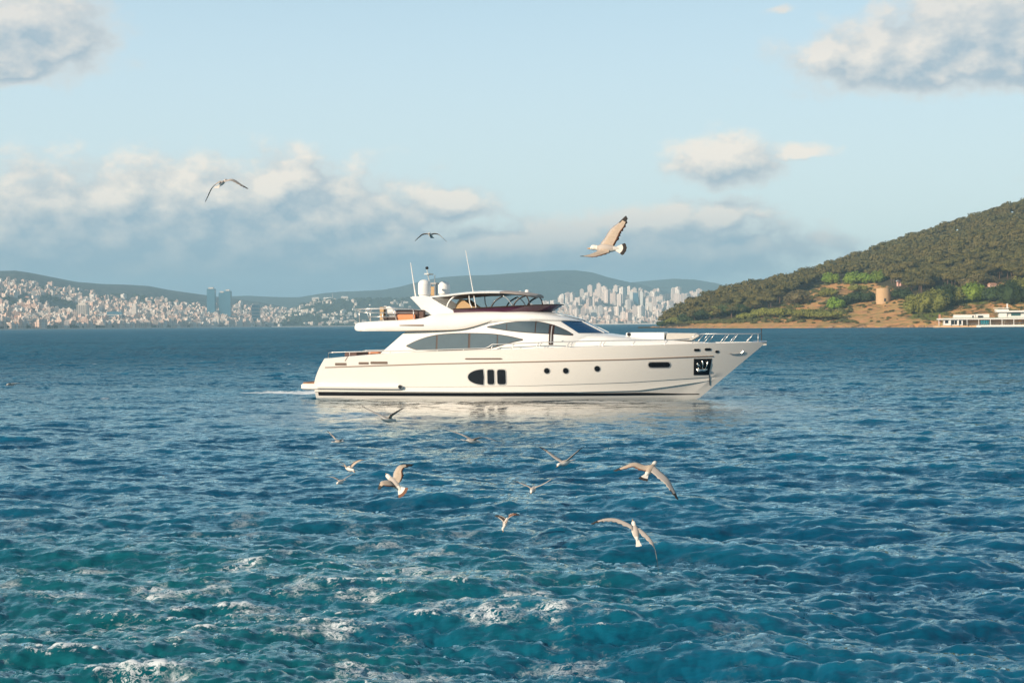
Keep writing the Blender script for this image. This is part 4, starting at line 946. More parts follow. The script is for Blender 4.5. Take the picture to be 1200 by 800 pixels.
m_.add(V, [(0, 1 + (k + 1) % 16, 1 + k) for k in range(16)][::1]); m_.add([(x, y + .15, z) for x, y, z in V[1:]] + V[1:], [(k, (k + 1) % 16, 16 + (k + 1) % 16, 16 + k) for k in range(16)]); m_.obj('exhaust_port', M['black'], plat)

# ---- cabin: stacked outlines, half breadth by height, with a rounded raked nose
def c_w(z): return interp(z, [(2., 2.68), (2.7, 2.64), (3.5, 2.50), (4.26, 2.28)])
def c_xs(z): return interp(z, [(2., 14.8), (3.5, 14.6), (4.26, 13.4)])
def c_xf(z): return interp(z, [(2., 18.55), (3.5, 18.5), (3.6, 18.3), (4.26, 16.95)])
def c_xa(z): return 5.75 + max(0, z - 2.4) * 1.16
def cb(x, z):
    s = cl((x - c_xs(z)) / (c_xf(z) - c_xs(z))); return c_w(z) * max(0., 1 - s ** 2.2) ** (1 / 2.2)
m_ = MB(); P_ = []
for z in list(np.linspace(1.9, 3.5, 9)) + list(np.linspace(3.6, 4.26, 7)) + [4.34]:
    zz = min(z, 4.26); row = [(x, -c_w(zz), z) for x in np.linspace(c_xa(zz), c_xs(zz), 20)]
    for a in np.linspace(0, math.pi, 49)[1:-1]:
        sx = math.sin(a) ** (2 / 2.2); cy = math.copysign(abs(math.cos(a)) ** (2 / 2.2), math.cos(a)); row.append((c_xs(zz) + (c_xf(zz) - c_xs(zz)) * sx, -c_w(zz) * cy, z))
    row += [(x, c_w(zz), z) for x in np.linspace(c_xs(zz), c_xa(zz), 20)]
    if z > 4.3: row = [(x * .995 + .05, y * .96, z) for x, y, z in row]
    P_.append(row)
m_.grid(P_, flip=False)
k = len(P_[0]); m_.add([p for r in P_ for p in (r[0], r[-1])], [(2 * i, 2 * i + 2, 2 * i + 3, 2 * i + 1) for i in range(len(P_) - 1)]); m_.add(P_[-1], [tuple(range(k))])
cabin = m_.obj('cabin', M['gel_s'], yacht, smooth=True, sharp=35)
cs_ = lambda x, z: -cb(x, z)
def poly_f(pts): return lambda x: interp(x, pts)
def smooth_tab(pts, k=8): return [(p.x, p.z) for p in crom([(a, 0, b_) for a, b_ in pts], k)]
sal_top = smooth_tab([(7.42, 2.95), (7.9, 3.18), (8.5, 3.39), (9.15, 3.53), (10.0, 3.60), (11.0, 3.61), (12.0, 3.58), (12.6, 3.53), (13.3, 3.42), (14.0, 3.26)])
sal_bot = smooth_tab([(7.42, 2.94), (7.8, 2.80), (8.3, 2.72), (9.15, 2.70), (10.0, 2.72), (11.5, 2.77), (12.3, 2.84), (12.9, 3.0), (13.5, 3.15), (14.0, 3.25)])
wf = patch('saloon_window', cs_, (7.40, 14.02), lambda x: interp(x, sal_top) + .035, lambda x: interp(x, sal_bot) - .035, M['frame'], cabin, .012, nx=60)
for a, b_ in ((7.46, 9.10), (9.20, 10.94), (11.06, 12.56), (12.62, 13.92)): patch('pane', cs_, (a, b_), poly_f(sal_top), poly_f(sal_bot), M['sglass'], wf, .024, nx=24)
ph_top = smooth_tab([(12.0, 3.97), (12.6, 4.09), (13.1, 4.18), (14.0, 4.25), (14.8, 4.22), (15.6, 4.04), (16.3, 3.76), (16.72, 3.52)])
ph_bot = smooth_tab([(12.0, 3.96), (12.6, 3.86), (13.1, 3.78), (14.0, 3.68), (14.9, 3.62), (15.7, 3.57), (16.3, 3.52), (16.72, 3.50)])
wf = patch('wheelhouse_window', cs_, (11.98, 16.74), lambda x: min(4.262, interp(x, ph_top) + .03), lambda x: interp(x, ph_bot) - .03, M['frame'], cabin, .012, nx=60)
for a, b_ in ((12.05, 13.06), (13.10, 14.66), (14.72, 15.42), (15.72, 16.66)): patch('pane', cs_, (a, b_), poly_f(ph_top), poly_f(ph_bot), M['sglass'], wf, .024, nx=24)
dd = patch('wheelhouse_door', cs_, (15.46, 15.68), lambda x: 4.06, lambda x: 2.98, M['frame'], cabin, .034, nx=4, nz=10)
patch('door_glass', cs_, (15.55, 15.60), lambda x: 4.0, lambda x: 3.05, M['seal'], dd, .044, nx=2, nz=8)
m_ = MB(); m_.box(16.15, 16.22, cs_(16.2, 3.2) - .05, cs_(16.2, 3.2) + .02, 3.14, 3.2); m_.obj('door_handle', M['chrome'], dd)
# wrap-round windshield
m_ = MB(); P_ = []; nz_ = 8; na_ = 40
for j in range(nz_ + 1):
    v = j / nz_; z = 3.60 + (4.235 - 3.60) * v; xe = 16.98 - 1.02 * v; s = ((xe - c_xs(z)) / (c_xf(z) - c_xs(z))); a0 = math.asin(cl(s, 0, 1) ** 1.1)
    P_.append([(c_xs(z) + (c_xf(z) + .03 - c_xs(z)) * math.sin(a) ** (2 / 2.2), -(c_w(z) + .03) * math.copysign(abs(math.cos(a)) ** (2 / 2.2), math.cos(a)), z) for a in np.linspace(a0, math.pi - a0, na_ + 1)])
m_.grid(P_); ws_ = m_.obj('windshield', M['wglass'], cabin, smooth=True)
for a in (.36, .64):
    i = int(a * na_); m_ = MB(); m_.tube([Vector(P_[j][i]) * 1.0 + Vector((.012, 0, .006)) for j in range(nz_ + 1)], .028, 6); m_.obj('mullion', M['gel_s'], ws_)
# foredeck trunk
def tk(x): return interp(x, [(16.5, 3.57), (18.4, 3.56), (19.4, 3.42), (21.0, 3.28), (21.9, 3.21), (23.2, 3.10), (24.2, 2.98), (24.8, 2.86)])
def tw(x): return interp(x, [(16.5, 2.30), (18.4, 2.15), (20, 1.85), (21.9, 1.42), (23.2, 1.0), (24.2, .6), (24.8, .28)])
m_ = MB(); P_ = []
for x in np.linspace(16.6, 24.85, 46):
    zb = 2.2; h = tk(x) - zb
    P_.append([(x, -tw(x) * math.copysign(abs(math.cos(a)) ** .55, math.cos(a)), zb + h * math.sin(a) ** .42) for a in np.linspace(0, math.pi, 25)])
m_.grid(P_, flip=True); m_.add(P_[-1], [tuple(range(25))]); trunk = m_.obj('foredeck_trunk', M['gel_s'], yacht, smooth=True, sharp=45)
# low breakwater box and sunpad on the foredeck
def soft_box(x0, x1, y0, y1, z0, z1, b_=.06):
    m_ = MB(); lay = [(z0, 0), (z1 - b_, 0), (z1 - b_ * .3, b_ * .3), (z1, b_)]
    V = []; 
    for z, d in lay: V += [(x0 + d, y0 + d, z), (x1 - d, y0 + d, z), (x1 - d, y1 - d, z), (x0 + d, y1 - d, z)]
    Fc = [(i * 4 + j, i * 4 + (j + 1) % 4, i * 4 + 4 + (j + 1) % 4, i * 4 + 4 + j) for i in range(3) for j in range(4)] + [(3, 2, 1, 0), (12, 13, 14, 15)]
    return m_.add(V, Fc)
o = soft_box(19.45, 21.55, -.95, .95, 3.05, 3.60).obj('deck_locker', M['gel_s'], yacht, smooth=True, sharp=40)
m_ = MB(); m_.lathe([(0, 0), (.10, 0), (.10, .02), (0, .02)], (0, 0, 0), 12); o2 = m_.obj('vent_hole', M['black'], o); o2.rotation_euler = (R_(90), 0, 0); o2.location = (19.62, -.96, 3.50)
m_ = MB(); V = [[(21.65, -.85, 3.36), (21.65, .85, 3.36)], [(21.7, -.85, 3.56), (21.7, .85, 3.56)], [(23.3, -.7, 3.53), (23.3, .7, 3.53)], [(23.42, -.7, 3.40), (23.42, .7, 3.40)], [(23.0, -.7, 3.16), (23.0, .7, 3.16)], [(21.65, -.85, 3.22), (21.65, .85, 3.22)]]
m_.grid(V, flip=False); 
for k_, fl in ((0, 1), (1, 0)): m_.add([r[k_] for r in V], [tuple(range(6)) if fl else tuple(range(6))[::-1]])
m_.obj('sunpad', pbr('grey_cushion', (.55, .52, .47), .8), yacht)
# ---- flybridge moulding
fb_top = smooth_tab([(4.14, 4.00), (4.22, 4.14), (4.6, 4.28), (6.0, 4.36), (7.6, 4.42), (8.3, 4.50), (8.9, 4.70), (9.6, 4.78), (11.5, 4.84), (13.0, 4.84), (14.2, 4.80), (15.2, 4.70), (16.2, 4.50), (16.8, 4.34), (17.05, 4.26)])
fb_bot = smooth_tab([(4.14, 3.98), (4.3, 3.84), (4.8, 3.77), (6.0, 3.77), (7.5, 3.76), (9.5, 3.78), (10.4, 3.82), (11.1, 3.92), (11.8, 4.12), (12.6, 4.24), (14.0, 4.262), (15.5, 4.25), (16.6, 4.23), (17.05, 4.22)])
def fb_w(x):
    base = interp(x, [(4.14, 1.9), (4.25, 2.3), (4.5, 2.62), (5.0, 2.78), (6., 2.82), (7.5, 2.76), (9.5, 2.64), (10.6, 2.56), (11.6, 2.45), (12.6, 2.36)])
    if x > 12.6:
        z = 4.255; s = cl((x - c_xs(z)) / (17.08 - c_xs(z))); base = (c_w(z) + .06) * max(0., 1 - s ** 2.2) ** (1 / 2.2)
    return base
m_ = MB(); P_ = []
xs_ = list(np.linspace(4.14, 4.7, 8)) + list(np.linspace(4.8, 16, 80)) + list(17.05 - (17.05 - 16.05) * (np.linspace(1, 0, 16) ** 1.6))
for x in xs_:
    a, b_, w = interp(x, fb_bot), interp(x, fb_top), fb_w(x); w = max(w, .04); h = b_ - a
    lean = cl((x - 8.2) / 1.5) * (.40 if x < 12.5 else .40 + .25 * cl((x - 12.5) / 3))
    prof = [(w - .22, a + .0), (w - .05, a + .01), (w, a + .25 * min(h, .5)), (w - .03 - lean * .10, a + .55 * h), (w - .08 - lean * .34, a + .80 * h), (w - .16 - lean * .7, a + .95 * h), (w - .30 - lean, b_ - .005), (w * .5, b_ + .03 * (x > 14)), (0, b_ + .05 * (x > 14))]
    prof = [(max(0, y if y < w else w), z) for y, z in prof]
    half_ = [(x, -y, z) for y, z in prof]; P_.append([(x, 0, a)] + half_ + [(x, -y, z) for x, y, z in half_[::-1][1:]] + [(x, 0, a)])
m_.grid(P_, flip=False); k = len(P_[0]) - 1; m_.add(P_[0][:-1], [tuple(range(k))]); m_.add(P_[-1][:-1], [tuple(range(k))[::-1]])
fly = m_.obj('flybridge', M['gel_s'], yacht, smooth=True, sharp=50)
# oval slot on the overhang and the curved crease, its shade line put in as a beige strip
patch('air_slot', lambda x, z: -fb_w(x) - .0, (7.05, 8.42), lambda x: 4.13 - .02 * math.exp(-((x - 7.05) / .3)), lambda x: 4.045 + .03 * cl((8.1 - x) / 1.), M['line'], fly, .018, nx=20)
m_ = MB(); cr_ = crom([(4.6, 3.80), (6.2, 3.80), (8.0, 3.81), (9.6, 3.83), (10.5, 3.88)] and [(4.7, -fb_w(4.7) + .035, 3.795), (7.0, -fb_w(7) + .02, 3.79), (9.5, -fb_w(9.5) + .02, 3.81), (10.5, -fb_w(10.5) + .01, 3.86), (11.1, -fb_w(11.1) + .0, 3.97), (11.8, -fb_w(11.8) + .0, 4.17), (12.5, -fb_w(12.5) + .04, 4.40), (13.1, -fb_w(13.1) + .16, 4.55)], 8)
m_.tube(cr_, .026, 6, .5); m_.obj('crease_shade', pbr('beige_shade_line', (.55, .46, .36), .6), fly)
# dark tinted flybridge screen, leaning out toward the front
def scr(zv, w_, xs0, xf0, xa, n_=44):
    row = [(x, -w_, zv) for x in np.linspace(xa, xs0, 14)]
    for a in np.linspace(0, math.pi, n_)[1:-1]: row.append((xs0 + (xf0 - xs0) * math.sin(a) ** .9, -w_ * math.copysign(abs(math.cos(a)) ** .9, math.cos(a)), zv))
    return row + [(x, w_, zv) for x in np.linspace(xs0, xa, 14)]
def lift(row, z0, z1): xa = row[0][0]; return [(x, y, z0 + (z1 - z0) * cl((x - 10.) / 5.2)) for x, y, z in row]
lo_ = lift(scr(0, 1.98, 12.6, 15.1, 10.0), 4.74, 4.78); hi_ = lift(scr(0, 2.10, 12.8, 15.75, 10.0), 4.96, 5.17)
m_ = MB(); m_.grid([lo_, [tuple((Vector(a) + Vector(b_)) / 2) for a, b_ in zip(lo_, hi_)], hi_]); 
inn_ = lambda r: [(x - .05, y * .975, z) for x, y, z in r]
m_.grid([inn_(lo_), inn_(hi_)], flip=True); screen = m_.obj('wind_screen', M['plum'], fly, smooth=True)
m_ = MB(); m_.tube(hi_, .035, 6); m_.obj('top_rim', M['frame'], screen)
m_ = MB(); m_.grid([[(x, y * .96, z + .03) for x, y, z in hi_], [(x - .3, y * .80, z + .0) for x, y, z in hi_]]); m_.obj('dash', M['canopy'], screen)
m_ = MB(); m_.box(8.25, 11.3, -1.95, -1.88, 4.60, 4.665); m_.obj('side_strip', M['frame'], fly)
# hardtop
ht = smooth_tab([(8.3, 5.66), (8.9, 5.72), (9.6, 5.78), (10.4, 5.86), (11.2, 5.91), (12.4, 5.91), (13.3, 5.86), (14.0, 5.77), (14.45, 5.68)])
def ht_w(x): return interp(x, [(8.3, 1.75), (9, 1.95), (12.5, 2.0), (13.6, 1.85), (14.2, 1.5), (14.45, 1.1)])
def slab_(xa, xb, zt, th, wf_, n_=30, inset=0., mat=None, name='hardtop', parent=None):
    m_ = MB(); P_ = []
    for x in np.linspace(xa, xb, n_):
        w = wf_(x) - inset; z = zt(x); cam_ = .10
        P_.append([(x, -w, z - th * .6), (x, -w - .0, z - .02), (x, -w + .06, z)] + [(x, w * u, z + cam_ * (1 - u * u)) for u in np.linspace(-.9, .9, 9)] + [(x, w - .06, z), (x, w, z - .02), (x, w, z - th * .6), (x, w - .1, z - th), (x, 0, z - th + .06), (x, -w + .1, z - th), (x, -w, z - th * .6)])
    m_.grid(P_); kk = len(P_[0]) - 1; m_.add(P_[0][:-1], [tuple(range(kk))[::-1]]); m_.add(P_[-1][:-1], [tuple(range(kk))]); return m_.obj(name, mat, parent, smooth=True, sharp=40)
hard = slab_(8.3, 12.6, poly_f(ht), .13, ht_w, 24, 0, M['gel_s'], 'hardtop', yacht)
slab_(12.601, 14.45, lambda x: interp(x, ht) - .01, .12, ht_w, 18, .02, pbr('canopy_cloth', (.40, .34, .30), .7), 'canopy_front', hard)
m_ = MB(); P_ = [[(x, y, interp(x, ht) - .15 - .0 * x) for y in np.linspace(-ht_w(x) + .12, ht_w(x) - .12, 6)] for x in np.linspace(9.2, 12.5, 12)]; m_.grid(P_, flip=False); m_.grid([[(a, b_, c - .03) for a, b_, c in r] for r in P_], flip=True); m_.obj('headliner', pbr('liner', (.30, .22, .17), .7), hard)
for px0, py0 in ((13.25, 5.88), (13.65, 5.84)): m_ = MB(); m_.lathe([(.0, .12), (.05, .10), (.06, 0), (.12, -.02), (.12, -.06)] if px0 < 13.5 else [(.0, .22), (.10, .19), (.14, .08), (.14, -.02)], (px0, .3, py0), 14); m_.obj('deck_light', M['dome'], hard)
# raked radar arch, one leg each side
for sgn in (-1, 1):
    prof = [(7.42, 5.66), (8.50, 5.70), (9.2, 5.28), (10.1, 4.80), (10.0, 4.70), (8.22, 4.64), (8.30, 4.70), (7.9, 5.18)]
    m_ = MB(); n_ = len(prof); y0_, y1_ = sgn * 1.72, sgn * 1.92; b_ = .03
    V = [(x, y0_, z) for x, z in prof] + [(x, y1_, z) for x, z in prof]
    m_.add(V, [tuple(range(n_)), tuple(range(n_, 2 * n_))[::-1]] + [(i, i + n_, (i + 1) % n_ + n_, (i + 1) % n_) for i in range(n_)]); m_.obj('arch_leg', M['gel_s'], yacht)
m_ = MB(); m_.box(7.46, 8.9, -1.72, 1.72, 5.60, 5.70, (7.5, 8.9, -1.72, 1.72)); m_.obj('arch_top', M['gel_s'], yacht)
def dome(x, y, z, r, h):
    m_ = MB(); m_.lathe([(0, h)] + [(r * math.sin(a), h - r * .8 + r * .8 * math.cos(a)) for a in np.linspace(.15, math.pi / 2, 9)] + [(r * 1.0, h * .30), (r * .97, .10), (r * .8, .06), (r * .8, 0), (0, 0)], (x, y, z), 26); return m_.obj('satellite_dome', M['dome'], yacht, smooth=True, sharp=40)
dome(8.13, -1.45, 5.70, .36, .95); dome(8.50, 1.3, 5.80, .34, .82)
# mast with radar and lights
m_ = MB(); m_.box(7.98, 8.42, -.28, .28, 5.69, 5.76); m_.tube([(8.05, -.2, 5.7), (8.02, -.2, 6.55)], .045, 6); m_.tube([(8.38, -.2, 5.7), (8.38, -.2, 6.5)], .045, 6); m_.tube([(8.05, .2, 5.7), (8.02, .2, 6.5)], .04, 6); m_.tube([(8.38, .2, 5.7), (8.38, .2, 6.5)], .04, 6)
m_.box(7.92, 8.5, -.3, .3, 6.42, 6.5); mast = m_.obj('mast', pbr('grey_metal', (.38, .37, .36), .4, metal=.6), yacht)
m_ = MB(); m_.box(8.1, 8.32, -.18, .14, 5.78, 6.28, None); m_.obj('horn_box', M['tan'], mast)
m_ = MB(); m_.tube([(8.02, 0, 6.5), (7.90, 0, 7.02), (7.86, 0, 7.30)], .05, 8, .6); m_.box(7.84, 8.1, -.5, .5, 6.96, 7.04); m_.tube([(8.28, .1, 6.5), (8.30, .1, 6.95)], .03, 6); m_.obj('radar_post', M['rail'], mast)
m_ = MB(); m_.lathe([(0, .16), (.07, .15), (.10, .08), (.07, 0), (0, 0)], (7.86, 0, 7.28), 12); m_.obj('masthead_light', M['black'], mast)
m_ = MB(); m_.tube([(7.66, -1.6, 5.70), (7.38, -1.6, 7.60)], .045, 7, .5); m_.obj('antenna', M['dome'], yacht)
m_ = MB(); m_.tube([(11.25, -1.75, 4.75), (10.62, -1.75, 8.22)], .036, 7, .5); m_.obj('antenna', M['dome'], yacht)
# struts of the hardtop
for pts, mt, nm, r_1 in (([(9.5, 4.78), (9.55, 5.15), (9.68, 5.42), (9.95, 5.66), (10.3, 5.76)], M['gel_s'], 'strut', .05), ([(10.80, 5.76), (10.85, 5.3), (11.0, 5.0), (11.12, 4.80)], M['gel_s'], 'strut', .035),
     ([(12.02, 4.86), (12.1, 5.12), (12.32, 5.42), (12.72, 5.66)], M['black'], 'strut', .045), ([(12.74, 5.68), (13.0, 5.5), (13.3, 5.1)], M['rail'], 'strut', .03),
     ([(13.3, 5.05), (13.42, 5.3), (13.66, 5.52), (14.02, 5.68)], M['black'], 'strut', .05), ([(14.02, 5.68), (14.16, 5.5), (14.25, 5.15)], M['frame'], 'strut', .035)):
    for sgn in (-1, 1): m_ = MB(); m_.tube(crom([(x, sgn * 1.78, z) for x, z in pts], 5), r_1, 7); m_.obj(nm, mt, hard, smooth=True)
# seats on the flybridge
m_ = MB(); V = []
for y in np.linspace(-1.4, .4, 7): V.append([(9.85, y, 4.8), (9.95, y, 5.25), (10.15, y, 5.52), (10.35, y, 5.50), (10.9, y, 5.10), (11.4, y, 5.02), (11.5, y, 4.8)])
m_.grid(V, flip=False); m_.add(V[0], [tuple(range(7))[::-1]]); m_.add(V[-1], [tuple(range(7))]); m_.obj('helm_seat', M['tan'], yacht, smooth=True, sharp=50)
# aft flybridge: rail, orange lockers, white raft, chair
def rail_set(name, tops, parent, posts, r_1=.022, mid=None, mat=None, rp=None):
    m_ = MB(); m_.tube(tops, r_1, 7); rt = m_.obj(name, mat or M['rail'], parent, smooth=True)
    for lv in (mid or []): m_ = MB(); m_.tube(lv, r_1 * .75, 6); m_.obj('lower_bar', mat or M['rail'], rt, smooth=True)
    for a, b_ in posts: m_ = MB(); m_.tube([a, b_], rp or r_1, 6); m_.obj('post', mat or M['rail'], rt, smooth=True)
    return rt
def arail(y, zt): return [(4.50, y, zt)] + [(x, y * (1 + .0 * x), zt - .0 * (x - 4.5)) for x in (5.3, 6.5, 7.4)] + [(8.3, y, zt - .06)]
for sgn in (-1,):
    y = sgn * 2.55
    rail_set('aft_rail', [(4.48, y * .97, 5.02), (5.3, y, 5.03), (6.5, y, 5.03), (7.5, y, 5.0), (8.2, y * .93, 4.92)], fly,
        [((4.62, y * .97, 5.0), (4.62, y * .97, 4.28)), ((5.0, y, 5.02), (5.30, y, 4.34)), ((6.0, y, 4.80), (6.05, y, 4.36)), ((6.60, y, 5.02), (6.82, y, 4.38)), ((7.8, y, 4.98), (7.83, y, 4.42))], .028,
        [[(4.6, y * .97, 4.86), (5.1, y, 4.80), (7.9, y, 4.80)], [(5.2, y, 4.58), (6.7, y, 4.58)]])
rail_set('aft_rail', [(4.48, -2.47, 5.02), (4.40, -1.2, 5.02), (4.40, 1.2, 5.02), (4.48, 2.47, 5.02)], fly, [((4.42, y, 5.02), (4.45, y, 4.26)) for y in (0,)], .028)
soft_box(6.84, 7.86, -2.45, -1.7, 4.36, 4.70).obj('teak_locker', M['orange'], yacht, smooth=True, sharp=40)
soft_box(6.70, 8.3, -2.3, -1.2, 4.40, 4.94).obj('seat_back', M['canopy'], yacht, smooth=True, sharp=40)
soft_box(6.0, 6.72, -2.3, -1.5, 4.38, 4.56).obj('cushion', M['frame'], yacht, smooth=True, sharp=40)
m_ = MB(); V = [[(5.95, y, 4.75), (6.0, y, 5.12), (6.18, y, 5.17), (6.40, y, 5.05), (6.66, y, 4.74)] for y in (-1.9, -1.2)]; m_.grid(V); m_.add(V[0], [tuple(range(5))[::-1]]); m_.add(V[1], [tuple(range(5))]); m_.add([(6.0, -1.8, 4.4), (6.6, -1.8, 4.4), (6.6, -1.3, 4.4), (6.0, -1.3, 4.4), (6.0, -1.8, 4.76), (6.6, -1.8, 4.76), (6.6, -1.3, 4.76), (6.0, -1.3, 4.76)], [(0, 1, 5, 4), (1, 2, 6, 5), (2, 3, 7, 6), (3, 0, 4, 7)]); m_.obj('life_raft', M['dome'], yacht, smooth=True, sharp=40)
m_ = MB(); m_.box(5.70, 5.92, -2.1, -1.7, 4.4, 5.12); m_.obj('chair_back', M['tan'], yacht)
# rails round the main deck
sh = lambda x: interp(x, sheer_t)
def ry(x, sgn, ins=.08): return sgn * max(.0, hb(x, sh(x)) - ins)
for sgn in (-1, 1):
    t1 = [(2.93, ry(2.95, sgn), 2.30)] + [(2.95, ry(2.95, sgn), 2.58)] + [(x, ry(x, sgn), interp(x, [(3, 2.60), (5.7, 2.66), (8, 2.70), (12.3, 2.82)])) for x in np.linspace(3.2, 12.0, 16)] + [(12.2, ry(12.2, sgn), 2.88), (12.42, ry(12.4, sgn), 3.02)] + \
        [(x, ry(x, sgn), interp(x, [(12.6, 3.02), (15.4, 3.12), (18.2, 3.18), (22.2, 3.20), (23.2, 3.26)])) for x in np.linspace(12.8, 23.0, 22)]
    posts = [((x, ry(x, sgn), interp(x, [(3, 2.60), (5.7, 2.66), (8, 2.70), (12.3, 2.82)])), (x, ry(x, sgn), sh(x))) for x in (4.2, 5.4, 6.6, 7.9, 9.3, 10.8)] + [((x + .16, ry(x + .16, sgn), 3.1 + .01 * (x - 15)), (x - .12, ry(x - .12, sgn), sh(x) - .14)) for x in (12.35, 13.5, 14.85, 15.0, 16.5, 16.68, 18.25, 18.42, 20.0, 21.7, 23.1)]
    rail_set('deck_rail', t1, hull, posts, .026, rp=.020)
    xs2 = list(np.linspace(23.3, 26.55, 12)); t2 = [(23.05, ry(23.05, sgn), 3.26), (23.25, ry(23.2, sgn), 3.42)] + [(x, ry(x, sgn), 3.49) for x in xs2] + [(26.72, 0, 3.49)]
    mid_ = [[(x, ry(x, sgn), 3.27) for x in xs2]]
    posts = [((x + .38, ry(x + .38, sgn), 3.48), (x, ry(x, sgn), sh(x))) for x in (23.35, 23.72, 24.55, 25.05, 25.9)] + [((26.55, ry(26.55, sgn), 3.48), (26.55, ry(26.5, sgn), 3.02))]
    rail_set('bow_rail', t2, hull, posts, .024, None, rp=.020)
m_ = MB(); m_.tube([(26.72, 0, 3.0), (26.72, 0, 3.72)], .02, 6); m_.lathe([(0, .08), (.04, .06), (.04, 0), (0, 0)], (26.72, 0, 3.70), 8); m_.obj('jackstaff', M['frame'], hull)
m_ = MB(); m_.box(26.2, 27.02, -.14, .14, 3.03, 3.11, (26.3, 27.0, -.10, .10)); m_.obj('bow_roller', M['chrome'], hull)
# aft cockpit: orange cushion, brown seat
m_ = soft_box(5.22, 5.82, -2.75, -2.2, 2.1, 2.62); m_.obj('cockpit_seat', M['orange'], yacht, smooth=True, sharp=40)
soft_box(3.6, 4.3, -2.1, 2.1, 2.0, 2.58).obj('cockpit_sofa', M['canopy'], yacht, smooth=True, sharp=40)
m_ = MB(); m_.box(3.0, 6.6, -2.7, 2.7, 1.86, 1.90); m_.obj('cockpit_sole', M['teak'], yacht)
m_ = MB(); m_.tube([(3.95, -hb(3.95, 2.2) - .01, 2.12), (4.12, -hb(4.1, 2.3) - .01, 2.38)], .018, 6); m_.obj('gate_seam', M['line'], hull)

